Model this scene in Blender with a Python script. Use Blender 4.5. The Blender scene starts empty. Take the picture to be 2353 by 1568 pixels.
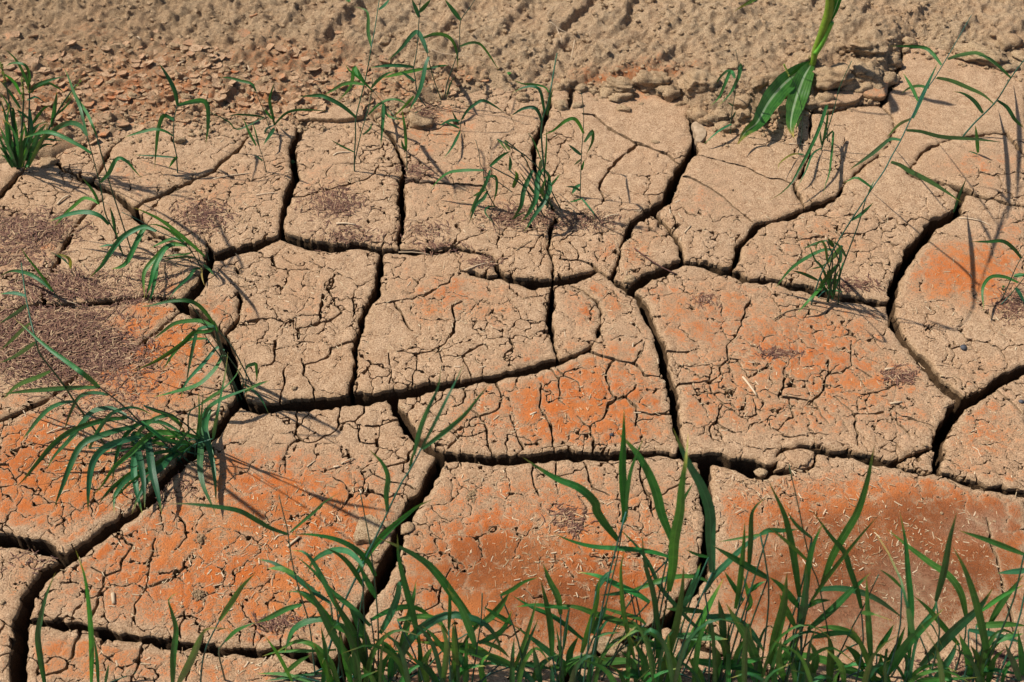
import bpy, math, random
import numpy as np
from mathutils import Vector
from mathutils.geometry import delaunay_2d_cdt

# ------------------------------------------------------------------ scene, camera, light
sc = bpy.context.scene
COL = sc.collection
CAM_H, PITCH, HFOV = 1.55, math.radians(50.0), math.radians(48.0)
cam_d = bpy.data.cameras.new('camera')
cam_d.sensor_width = 36.0
cam_d.lens = 18.0 / math.tan(HFOV / 2)
cam_d.clip_start, cam_d.clip_end = 0.02, 200.0
cam_d.dof.use_dof = True
cam_d.dof.focus_distance = 2.0
cam_d.dof.aperture_fstop = 9.0
cam = bpy.data.objects.new('camera', cam_d)
cam.location = (0, 0, CAM_H)
cam.rotation_euler = (math.pi / 2 - PITCH, 0, 0)
COL.objects.link(cam)
sc.camera = cam

SUN_EL, SUN_AZ = math.radians(54.0), math.radians(-76.0)   # azimuth from +y, clockwise
sun_dir = Vector((math.sin(SUN_AZ) * math.cos(SUN_EL), math.cos(SUN_AZ) * math.cos(SUN_EL), math.sin(SUN_EL)))
world = bpy.data.worlds.new('World')
sc.world = world
world.use_nodes = True
wn = world.node_tree.nodes
sky = wn.new('ShaderNodeTexSky')
sky.sky_type = 'NISHITA'
sky.sun_disc = False
sky.sun_elevation = SUN_EL
sky.sun_rotation = SUN_AZ
wn['Background'].inputs['Strength'].default_value = 0.075
world.node_tree.links.new(sky.outputs[0], wn['Background'].inputs['Color'])
sun_l = bpy.data.lights.new('sun', 'SUN')
sun_l.energy = 4.8
sun_l.angle = math.radians(0.9)
sun_l.color = (1.0, 0.95, 0.86)
sun = bpy.data.objects.new('sun', sun_l)
sun.rotation_euler = (-sun_dir).to_track_quat('-Z', 'Y').to_euler()
sun.location = sun_dir * 10
COL.objects.link(sun)
sc.view_settings.view_transform = 'Standard'
sc.view_settings.look = 'None'
sc.view_settings.exposure = 0.40
sc.view_settings.gamma = 1.0
sc.view_settings.use_curve_mapping = False

# ------------------------------------------------------------------ mapping photo pixels (2353 x 1568) <-> place
FX, CX, CY = 1176.5 / math.tan(HFOV / 2), 1176.5, 784.0
CAMP = np.array([0.0, 0.0, CAM_H])
CF = np.array([0, math.cos(PITCH), -math.sin(PITCH)])
CU = np.array([0, math.sin(PITCH), math.cos(PITCH)])
CR = np.array([1.0, 0, 0])

def ray(px, py):
    return CF + CR * ((px - CX) / FX) + CU * ((CY - py) / FX)

def gnd(px, py, z=0.0):
    r = ray(px, py)
    return CAMP + r * ((z - CAM_H) / r[2])

def gnd2(px, py):
    px = np.asarray(px, float); py = np.asarray(py, float)
    v = (CY - py) / FX
    rx = (px - CX) / FX
    ry = CF[1] + CU[1] * v
    rz = CF[2] + CU[2] * v
    t = -CAM_H / rz
    return rx * t, ry * t

def topix(x, y, z=0.0):
    dz = z - CAM_H
    dep = y * CF[1] + dz * CF[2]
    return CX + FX * x / dep, CY - FX * (y * CU[1] + dz * CU[2]) / dep

def mpp(px, py):
    """metres per photo pixel at the ground there"""
    p = gnd(px, py) - CAMP
    return float(p @ CF) / FX

RNG = np.random.default_rng(7)
random.seed(7)

# ------------------------------------------------------------------ noise
_TAB = {}
GRID = [None, None, None, None]
def _hash(ix, iy, seed):
    t = _TAB.get(seed)
    if t is None:
        t = _TAB[seed] = np.random.default_rng(1000 + seed).random(65536, dtype=np.float32)
    return t[(ix & 255) | ((iy & 255) << 8)]

def vnoise(x, y, scale, seed):
    """value noise in -1..1"""
    if x is GRID[0] and y is GRID[1]:                  # whole raster: interpolate rows, then columns
        u = GRID[2] / np.float32(scale); v = GRID[3] / np.float32(scale)
        iu = np.floor(u).astype(np.int32); iv = np.floor(v).astype(np.int32)
        fu = u - iu; fv = v - iv
        fu = fu * fu * (3 - 2 * fu); fv = (fv * fv * (3 - 2 * fv))[:, None]
        rows = np.arange(iv.min(), iv.max() + 2)
        a = _hash(iu[None, :], rows[:, None], seed); b = _hash(iu[None, :] + 1, rows[:, None], seed)
        H = a + (b - a) * fu[None, :]
        k = iv - rows[0]
        A = H[k]
        return (A + (H[k + 1] - A) * fv) * 2 - 1
    x = np.asarray(x, np.float32) / np.float32(scale); y = np.asarray(y, np.float32) / np.float32(scale)
    ix = np.floor(x).astype(np.int32); iy = np.floor(y).astype(np.int32)
    fx = x - ix; fy = y - iy
    fx = fx * fx * (3 - 2 * fx); fy = fy * fy * (3 - 2 * fy)
    a = _hash(ix, iy, seed); b = _hash(ix + 1, iy, seed)
    c = _hash(ix, iy + 1, seed); d = _hash(ix + 1, iy + 1, seed)
    return ((a + (b - a) * fx) * (1 - fy) + (c + (d - c) * fx) * fy) * 2 - 1

def fbm(x, y, scale, seed, octv=3, gain=0.5):
    s = 0; a = 1.0; t = 0
    for k in range(octv):
        s = s + a * vnoise(x, y, scale / 2 ** k, seed + 17 * k)
        t += a; a *= gain
    return s / t

def sstep(a, b, x):
    t = np.clip((x - a) / (b - a), 0, 1)
    return t * t * (3 - 2 * t)

# ------------------------------------------------------------------ objects
def mesh_obj(name, verts, faces, mat, parent=None, attrs=None, smooth=True, uvless=True):
    me = bpy.data.meshes.new(name)
    verts = np.asarray(verts, np.float32)
    me.from_pydata(verts.tolist() if len(verts) < 60000 else list(map(tuple, verts.tolist())), [], faces)
    me.materials.append(mat)
    if smooth:
        me.polygons.foreach_set('use_smooth', np.ones(len(me.polygons), bool))
    for k, v in (attrs or {}).items():
        at = me.attributes.new(k, 'FLOAT', 'POINT')
        at.data.foreach_set('value', np.asarray(v, np.float32))
    me.update()
    o = bpy.data.objects.new(name, me)
    COL.objects.link(o)
    if parent is not None:
        o.parent = parent
    return o

def fast_obj(name, verts, tris, mat, parent=None, attrs=None, smooth=True, loc=None):
    """triangles only, numpy arrays"""
    verts = np.ascontiguousarray(verts, np.float32); tris = np.ascontiguousarray(tris, np.int32)
    me = bpy.data.meshes.new(name)
    me.vertices.add(len(verts)); me.vertices.foreach_set('co', verts.ravel())
    me.loops.add(tris.size); me.loops.foreach_set('vertex_index', tris.ravel())
    me.polygons.add(len(tris))
    me.polygons.foreach_set('loop_start', np.arange(0, tris.size, 3, dtype=np.int32))
    me.polygons.foreach_set('loop_total', np.full(len(tris), 3, np.int32))
    me.polygons.foreach_set('use_smooth', np.full(len(tris), smooth, bool))
    me.materials.append(mat)
    for k, v in (attrs or {}).items():
        at = me.attributes.new(k, 'FLOAT', 'POINT')
        at.data.foreach_set('value', np.ascontiguousarray(v, np.float32))
    me.update(calc_edges=True)
    o = bpy.data.objects.new(name, me)
    COL.objects.link(o)
    if parent is not None:
        o.parent = parent
    if loc is not None:
        o.location = loc
    return o

def tag(o, label=None, cat=None, group=None, kind=None):
    if label: o['label'] = label
    if cat: o['category'] = cat
    if group: o['group'] = group
    if kind: o['kind'] = kind
    return o

def empty(name, loc):
    o = bpy.data.objects.new(name, None)
    o.empty_display_size = 0.02
    o.location = loc
    COL.objects.link(o)
    return o

# ------------------------------------------------------------------ materials
class NT:
    def __init__(self, name):
        self.m = bpy.data.materials.new(name)
        self.m.use_nodes = True
        self.t = self.m.node_tree
        self.b = self.t.nodes['Principled BSDF']
        self.out = self.t.nodes['Material Output']
    def n(self, typ, **kw):
        nd = self.t.nodes.new(typ)
        for k, v in kw.items():
            setattr(nd, k, v)
        return nd
    def l(self, a, b):
        self.t.links.new(a, b)
    def noise(self, scale, detail=4.0, rough=0.6, vec=None, w=None):
        nd = self.n('ShaderNodeTexNoise')
        nd.inputs['Scale'].default_value = scale
        nd.inputs['Detail'].default_value = detail
        nd.inputs['Roughness'].default_value = rough
        if vec is not None: self.l(vec, nd.inputs['Vector'])
        return nd.outputs['Fac']
    def ramp(self, src, p0, p1, v0=0.0, v1=1.0):
        nd = self.n('ShaderNodeMapRange')
        nd.interpolation_type = 'SMOOTHSTEP'
        for i, v in enumerate((p0, p1, v0, v1)):
            nd.inputs[i + 1].default_value = v
        self.l(src, nd.inputs[0])
        return nd.outputs[0]
    def math(self, op, a, b=None):
        nd = self.n('ShaderNodeMath', operation=op)
        for i, v in enumerate((a, b)):
            if v is None: continue
            if isinstance(v, (int, float)): nd.inputs[i].default_value = v
            else: self.l(v, nd.inputs[i])
        return nd.outputs[0]
    def mix(self, fac, a, b, mode='MIX'):
        nd = self.n('ShaderNodeMix', data_type='RGBA', blend_type=mode)
        if isinstance(fac, (int, float)): nd.inputs[0].default_value = fac
        else: self.l(fac, nd.inputs[0])
        for i, v in ((6, a), (7, b)):
            if isinstance(v, tuple): nd.inputs[i].default_value = (*v, 1)
            else: self.l(v, nd.inputs[i])
        return nd.outputs[2]
    def attr(self, name):
        nd = self.n('ShaderNodeAttribute', attribute_name=name)
        return nd.outputs['Fac']
    def bump(self, h, strength, dist, prev=None):
        nd = self.n('ShaderNodeBump')
        nd.inputs['Strength'].default_value = strength
        nd.inputs['Distance'].default_value = dist
        self.l(h, nd.inputs['Height'])
        if prev is not None: self.l(prev, nd.inputs['Normal'])
        return nd.outputs['Normal']
    def pos(self):
        return self.n('ShaderNodeNewGeometry').outputs['Position']

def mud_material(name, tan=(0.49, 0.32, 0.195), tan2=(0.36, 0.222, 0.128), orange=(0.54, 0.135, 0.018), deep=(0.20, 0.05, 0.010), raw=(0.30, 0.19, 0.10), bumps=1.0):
    k = NT(name)
    p = k.pos()
    big = k.noise(9.0, 5, 0.6, p)
    mid = k.noise(55.0, 4, 0.65, p)
    fine = k.noise(400.0, 3, 0.75, p)
    grain = k.noise(900.0, 2, 0.6, p)
    c = k.mix(k.ramp(mid, 0.35, 0.68), tan2, tan)
    c = k.mix(k.math('MULTIPLY', k.ramp(big, 0.42, 0.68), 0.35), c, (0.40, 0.22, 0.115))
    # pinkish and pale specks
    c = k.mix(k.math('MULTIPLY', k.ramp(fine, 0.52, 0.62), 0.80), c, (0.64, 0.45, 0.28))
    c = k.mix(k.math('MULTIPLY', k.ramp(fine, 0.46, 0.37), 0.85), c, (0.19, 0.10, 0.048))
    # orange film
    st = k.attr('stain')
    patch = k.math('ADD', k.math('MULTIPLY', k.ramp(mid, 0.36, 0.64), 0.5), k.math('MULTIPLY', k.ramp(fine, 0.40, 0.60), 0.75))
    of = k.math('ADD', st, k.math('ADD', k.math('MULTIPLY', k.math('SUBTRACT', mid, 0.5), 1.5), k.math('MULTIPLY', k.math('SUBTRACT', fine, 0.5), 2.2)))
    of = k.math('MULTIPLY', k.ramp(of, 0.20, 0.85, 0.0, 0.95), k.ramp(st, 0.02, 0.30))
    oc = k.mix(k.ramp(grain, 0.35, 0.65), (0.40, 0.085, 0.012), orange)
    oc = k.mix(k.math('MULTIPLY', k.ramp(big, 0.35, 0.65), 0.6), oc, (0.52, 0.19, 0.06))
    oc = k.mix(k.ramp(fine, 0.6, 0.75), oc, (0.60, 0.30, 0.13))
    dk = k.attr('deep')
    oc = k.mix(k.ramp(dk, 0.0, 0.9), oc, k.mix(k.ramp(fine, 0.35, 0.65), (0.085, 0.024, 0.008), deep))  # orange darkened in soft-edged blotches
    c = k.mix(of, c, oc)
    pale = k.math('MULTIPLY', k.attr('pale'), k.ramp(fine, 0.35, 0.6))
    c = k.mix(pale, c, (0.42, 0.30, 0.20))
    # dark pores
    vo = k.n('ShaderNodeTexVoronoi'); vo.inputs['Scale'].default_value = 150.0
    k.l(p, vo.inputs['Vector'])
    pore = k.math('MULTIPLY', k.ramp(vo.outputs['Distance'], 0.16, 0.07), k.ramp(mid, 0.5, 0.6))
    c = k.mix(k.math('MULTIPLY', pore, 0.7), c, (0.09, 0.05, 0.025))
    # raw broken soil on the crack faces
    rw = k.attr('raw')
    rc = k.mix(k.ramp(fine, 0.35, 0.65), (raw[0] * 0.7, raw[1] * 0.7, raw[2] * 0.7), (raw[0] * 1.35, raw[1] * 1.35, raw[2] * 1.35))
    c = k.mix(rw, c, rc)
    k.l(c, k.b.inputs['Base Color'])
    k.b.inputs['Roughness'].default_value = 0.92
    k.b.inputs['Specular IOR Level'].default_value = 0.18
    n1 = k.bump(mid, 0.55 * bumps, 0.004)
    n2 = k.bump(fine, 1.0 * bumps, 0.0030, n1)
    n3 = k.bump(grain, 0.8 * bumps, 0.0007, n2)
    n4 = k.bump(pore, -0.6 * bumps, 0.0015, n3)
    k.l(n4, k.b.inputs['Normal'])
    return k.m

M_MUD = mud_material('dried_mud')
M_BODY = mud_material('raw_mud', raw=(0.115, 0.066, 0.032), bumps=1.6)  # wall colour darkened below the crust, painting shade into the cracks under a lit rim
M_SOIL = mud_material('loose_soil', tan=(0.47, 0.335, 0.205), tan2=(0.35, 0.235, 0.135), orange=(0.40, 0.130, 0.045), bumps=1.5)

def plain(name, c1, c2, scale=60, rough=0.85, bump=0.5, bd=0.002, random_v=0.25):
    k = NT(name)
    p = k.pos()
    f = k.noise(scale, 4, 0.6, p)
    c = k.mix(k.ramp(f, 0.3, 0.7), c1, c2)
    oi = k.n('ShaderNodeObjectInfo')
    hs = k.n('ShaderNodeHueSaturation')
    k.l(k.ramp(oi.outputs['Random'], 0, 1, 1 - random_v, 1 + random_v), hs.inputs['Value'])
    k.l(c, hs.inputs['Color'])
    k.l(hs.outputs[0], k.b.inputs['Base Color'])
    k.b.inputs['Roughness'].default_value = rough
    k.b.inputs['Specular IOR Level'].default_value = 0.25
    k.l(k.bump(f, bump, bd), k.b.inputs['Normal'])
    return k.m

M_STONE = plain('grey_stone', (0.24, 0.165, 0.10), (0.36, 0.26, 0.17), 120)
M_DARKSTONE = plain('dark_stone', (0.03, 0.03, 0.035), (0.09, 0.09, 0.10), 200)
M_CLOD = mud_material('soil_clod', tan=(0.50, 0.355, 0.21), tan2=(0.39, 0.262, 0.147), bumps=1.3)
M_TWIG = plain('dark_twig', (0.06, 0.025, 0.02), (0.15, 0.07, 0.05), 150)

def litter_material(name, cols):
    k = NT(name)
    v = k.attr('rnd')
    r = k.n('ShaderNodeValToRGB')
    els = r.color_ramp.elements
    els[0].color = (*cols[0], 1); els[1].color = (*cols[-1], 1)
    for i, c in enumerate(cols[1:-1]):
        e = els.new((i + 1) / (len(cols) - 1)); e.color = (*c, 1)
    k.l(v, r.inputs[0])
    k.l(r.outputs[0], k.b.inputs['Base Color'])
    k.b.inputs['Roughness'].default_value = 0.75
    k.b.inputs['Specular IOR Level'].default_value = 0.3
    return k.m
M_STRAW = litter_material('dry_straw', [(0.22, 0.13, 0.065), (0.34, 0.22, 0.115), (0.44, 0.31, 0.18), (0.58, 0.46, 0.30)])
M_NEEDLE = litter_material('brown_needles', [(0.075, 0.032, 0.024), (0.14, 0.062, 0.040), (0.22, 0.115, 0.066), (0.44, 0.30, 0.17)])

def leaf_material(name, dark, light, rib, yellow_tip=0.0, trans=0.3):
    k = NT(name)
    ac = k.attr('across'); al = k.attr('along')
    p = k.pos()
    f = k.noise(70, 3, 0.6, p)
    c = k.mix(k.ramp(f, 0.3, 0.7), dark, light)
    # long veins
    vein = k.math('SINE', k.math('MULTIPLY', ac, 26.0))
    c = k.mix(k.ramp(vein, 0.2, 1.0, 0.0, 0.30), c, tuple(min(1, v * 1.7) for v in light))
    midr = k.ramp(k.math('ABSOLUTE', ac), 0.16, 0.05)
    c = k.mix(k.math('MULTIPLY', midr, 0.75), c, rib)
    tip = k.math('MULTIPLY', k.ramp(k.math('ADD', al, k.math('MULTIPLY', f, 0.25)), 0.95, 1.15), yellow_tip)
    c = k.mix(tip, c, (0.36, 0.26, 0.06))
    oi = k.n('ShaderNodeObjectInfo')
    hs = k.n('ShaderNodeHueSaturation')
    k.l(k.ramp(oi.outputs['Random'], 0, 1, 0.7, 1.3), hs.inputs['Value'])
    w = k.n('ShaderNodeTexWhiteNoise', noise_dimensions='1D'); k.l(oi.outputs['Random'], w.inputs['W'])
    k.l(k.ramp(w.outputs['Value'], 0, 1, 0.482, 0.535), hs.inputs['Hue'])
    k.l(c, hs.inputs['Color'])
    col = hs.outputs[0]
    k.l(col, k.b.inputs['Base Color'])
    k.b.inputs['Roughness'].default_value = 0.42
    k.b.inputs['Specular IOR Level'].default_value = 0.4
    k.l(k.bump(vein, 0.25, 0.0004), k.b.inputs['Normal'])
    tr = k.n('ShaderNodeBsdfTranslucent')
    tc = k.mix(1.0, col, (1.3, 1.35, 0.6), 'MULTIPLY')
    k.l(tc, tr.inputs['Color'])
    ms = k.n('ShaderNodeMixShader'); ms.inputs[0].default_value = trans
    k.l(k.b.outputs[0], ms.inputs[1]); k.l(tr.outputs[0], ms.inputs[2])
    k.l(ms.outputs[0], k.out.inputs['Surface'])
    return k.m
M_LEAF = leaf_material('grass_leaf', (0.016, 0.085, 0.022), (0.030, 0.135, 0.034), (0.05, 0.17, 0.05), 0.8, 0.28)
M_LEAFY = leaf_material('grass_leaf_fresh', (0.024, 0.105, 0.016), (0.048, 0.165, 0.026), (0.075, 0.21, 0.04), 0.8, 0.30)
M_STEM = leaf_material('grass_stem', (0.012, 0.060, 0.036), (0.02, 0.085, 0.045), (0.02, 0.085, 0.045), 0.0, 0.1)
M_DRYLEAF = leaf_material('yellowed_leaf', (0.14, 0.13, 0.025), (0.28, 0.22, 0.05), (0.30, 0.26, 0.08), 1.0)
M_CORN = leaf_material('maize_leaf', (0.026, 0.095, 0.014), (0.060, 0.165, 0.026), (0.40, 0.50, 0.30), 1.0)
M_STALK = leaf_material('maize_stalk', (0.10, 0.20, 0.015), (0.17, 0.29, 0.03), (0.17, 0.29, 0.03), 0.0, 0.0)
M_SEED = plain('seed_head', (0.09, 0.14, 0.02), (0.26, 0.30, 0.06), 400)
# ------------------------------------------------------------------ crack network, traced on the ground (photo x, y, opening)
BIG = """
704,235,8 700,255,10 697,278,12 690,300,16 674,340,18 677,390,17 681,405,18 668,440,20 655,475,16 646,510,10 645,542,14
484,590,20 535,577,20 588,565,20 645,545,18 673,552,22 705,560,22 733,563,20 763,569,20 790,568,16 808,562,16 838,565,14 875,577,14 910,578,13 963,577,12 1000,576,12 1038,572,12 1100,581,8 1138,598,6 1153,628,8
1070,626,3 1085,629,9 1120,636,9 1153,634,12 1176,641,16 1219,653,24 1266,651,20 1290,648,20 1330,637,20 1371,622,10 1388,631,9 1406,642,10 1446,665,20 1465,652,24 1488,640,24 1531,617,18 1571,602,16 1613,606,12 1640,616,16 1676,624,18 1726,642,14 1765,642,14 1827,656,18 1890,669,18 1930,676,18 1965,681,18 2010,689,15 2046,692,12
845,225,5 858,265,6 874,288,8 898,312,10 908,330,10 915,352,10 930,380,12 930,407,14 923,440,14 922,470,14 922,517,14 920,550,13 916,582,11
878,582,16 873,612,16 866,655,18 853,692,18 831,732,14 830,755,12 820,777,14 819,792,14 816,822,16 812,859,15 810,897,14 813,924,12
557,918,18 575,930,24 600,935,25 625,935,26 670,931,27 713,926,28 760,921,28 808,916,28 860,911,28 913,904,26 960,897,22 1013,887,19 1088,876,18 1130,868,18 1176,858,18 1230,845,18 1276,831,18 1310,820,15 1336,811,12 1359,796,8 1370,782,7 1381,748,4 1384,718,3 1372,690,2.5 1340,670,2 1310,655,2
1266,180,8 1263,240,10 1258,262,13 1240,310,14 1228,345,14 1226,380,13 1240,420,8 1258,455,8 1276,502,10 1262,537,10 1262,572,9 1272,617,9 1268,665,14 1263,704,15 1262,742,14 1270,785,11 1283,822,9
1330,165,8 1324,196,10 1311,215,11 1304,250,8
1596,180,10 1592,225,14 1586,262,14 1587,290,12 1599,325,14 1594,355,18 1566,385,20 1560,405,22 1540,440,22 1532,462,18 1508,480,17 1463,507,16 1446,532,14 1430,557,9 1426,597,8 1408,640,7
1620,325,10 1610,300,8 1600,290,9
1451,669,12 1472,684,16 1487,717,18 1500,754,19 1512,785,20 1526,834,21 1541,896,22 1551,946,20 1561,1009,17 1566,1044,15
1501,497,9 1531,524,10 1551,552,10 1566,587,12 1574,602,12
2050,270,3 2060,300,2.5 2020,360,3 1965,397,3 1940,427,7 1925,450,9 1885,470,14 1845,485,14 1802,502,12 1765,511,11 1733,525,13 1706,562,14 1689,600,13 1676,626,11
1868,262,4 1862,300,3 1864,340,3 1856,372,4 1847,392,8 1831,417,9 1830,437,9 1842,462,6 1852,482,6
2212,445,15 2200,484,18 2177,504,20 2140,519,20 2122,545,22 2097,572,24 2075,609,25 2060,647,25 2050,682,23 2049,709,20 2057,742,19 2072,767,18 2097,795,17 2137,845,20 2176,885,22 2202,912,26
2450,820,20 2353,850,22 2290,880,24 2237,911,26 2202,930,28 2178,968,28 2160,1010,28 2156,1050,28 2152,1090,24
905,912,24 906,934,22 933,979,24 958,1009,20 988,1030,22 1013,1046,22 1063,1054,22 1125,1059,24 1176,1056,26 1230,1051,26 1276,1049,25 1340,1050,24 1401,1049,22 1455,1045,20 1501,1041,16 1563,1045,15 1601,1050,18 1640,1054,22 1676,1060,26 1726,1074,38 1751,1080,32 1765,1076,20 1791,1066,12
1785,1052,8 1791,1040,10 1808,1028,12 1840,1028,12 1874,1034,16 1940,1046,18 2010,1060,20 2049,1068,20 2071,1057,14 2095,1047,10 2115,1041,10 2140,1032,8
1751,1084,14 1800,1083,9 1855,1080,8 1872,1060,8 1874,1036,10
2049,1070,12 2085,1085,9 2145,1089,10 2180,1096,14 2224,1110,16 2290,1126,16 2353,1136,14 2460,1160,14
1010,1050,24 998,1084,26 978,1121,26 955,1154,26 939,1178,26 926,1211,28 895,1277,31 869,1338,31 842,1387,30 816,1439,28 794,1492,28 777,1525,28 770,1600,28
1621,1056,24 1623,1096,26 1626,1146,28 1631,1176,28 1628,1242,27 1619,1299,27 1597,1347,27 1566,1382,28 1536,1422,32 1483,1457,30 1422,1476,28 1372,1494,22 1330,1520,16 1250,1600,16
1536,1422,24 1575,1470,20 1660,1500,16 1760,1540,16 1850,1620,16
462,532,6 475,558,9 482,590,15 477,617,17 460,652,18 432,688,19 425,697,18
-90,720,8 0,712,9 37,707,9 100,700,12 150,700,14 212,699,15 275,694,16 337,687,13 387,689,12 412,694,14
400,695,12 430,712,19 462,725,22 487,747,22 510,777,24 521,799,26 533,834,26 545,884,24 557,916,22 520,959,22 497,996,24 450,1041,25 400,1084,26 350,1146,25 320,1174,25 281,1202,25 228,1237,26 184,1270,28 149,1294,28 105,1329,26 66,1373,30 54,1422,36 48,1483,40 46,1569,44 46,1640,44
-90,1240,28 0,1242,28 44,1246,28 110,1262,28 149,1282,24
72,1426,12 120,1434,16 175,1444,20 285,1466,22 395,1479,22 526,1496,20 588,1499,19 654,1497,20 720,1509,22 777,1527,24
-90,1000,8 0,969,9 62,941,10 112,916,10 162,881,7 190,861,4 260,830,2.5 330,790,2.5 420,715,3
252,440,4 247,444,4 217,470,6 200,482,6 172,512,7 155,542,8 137,574,9 125,607,10 110,642,10 99,672,10 97,702,10
110,320,5 130,370,6 148,390,7 160,394,8 195,412,10 225,427,10 250,440,11 280,457,12 302,472,14 312,492,16 332,512,10 357,540,8 386,550,4 430,560,2.5 478,575,3
310,474,8 337,459,7 375,444,9 437,414,8 490,392,6 512,372,8 545,347,7 570,317,6 580,295,5 590,250,5
540,610,2.5 555,634,2.5 545,652,4 552,687,7 550,717,9 535,749,8 525,767,8
290,285,4 275,322,4 245,350,6 237,372,6 230,392,5 205,412,4
80,340,5 40,398,8 15,424,9 0,437,9 -90,500,9
2098,384,5 2085,397,6 2115,412,8 2152,419,8 2190,432,9 2222,446,13 2265,459,9 2315,472,9 2353,477,7 2450,490,8
2242,313,3 2277,309,3.5 2312,308,6 2340,345,7 2353,360,7 2450,460,7
2100,382,7 2115,355,6 2140,337,5 2187,324,3 2242,313,3
2085,70,8 2077,112,8 2065,155,9 2047,200,11 2034,225,12 2026,244,8 2050,270,3
1860,215,6 1862,240,8 1870,256,9 1905,256,8 1940,252,8 1972,240,7 2026,242,7
"""
BIG += """-70,300,8 -60,420,9 -95,560,9 -70,720,10 -100,900,10 -70,1080,12 -90,1240,14 -60,1420,14 -90,1640,16
-300,1660,16 -90,1640,16 200,1620,16 480,1650,16 770,1615,18 1000,1645,16 1240,1610,16 1500,1640,16 1850,1620,16 2150,1650,16 2440,1630,16 2700,1660,16
2430,150,8 2450,300,8 2440,470,8 2470,640,10 2445,820,12 2470,1000,12 2450,1160,14 2470,1400,14 2440,1640,16
"""
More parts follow.
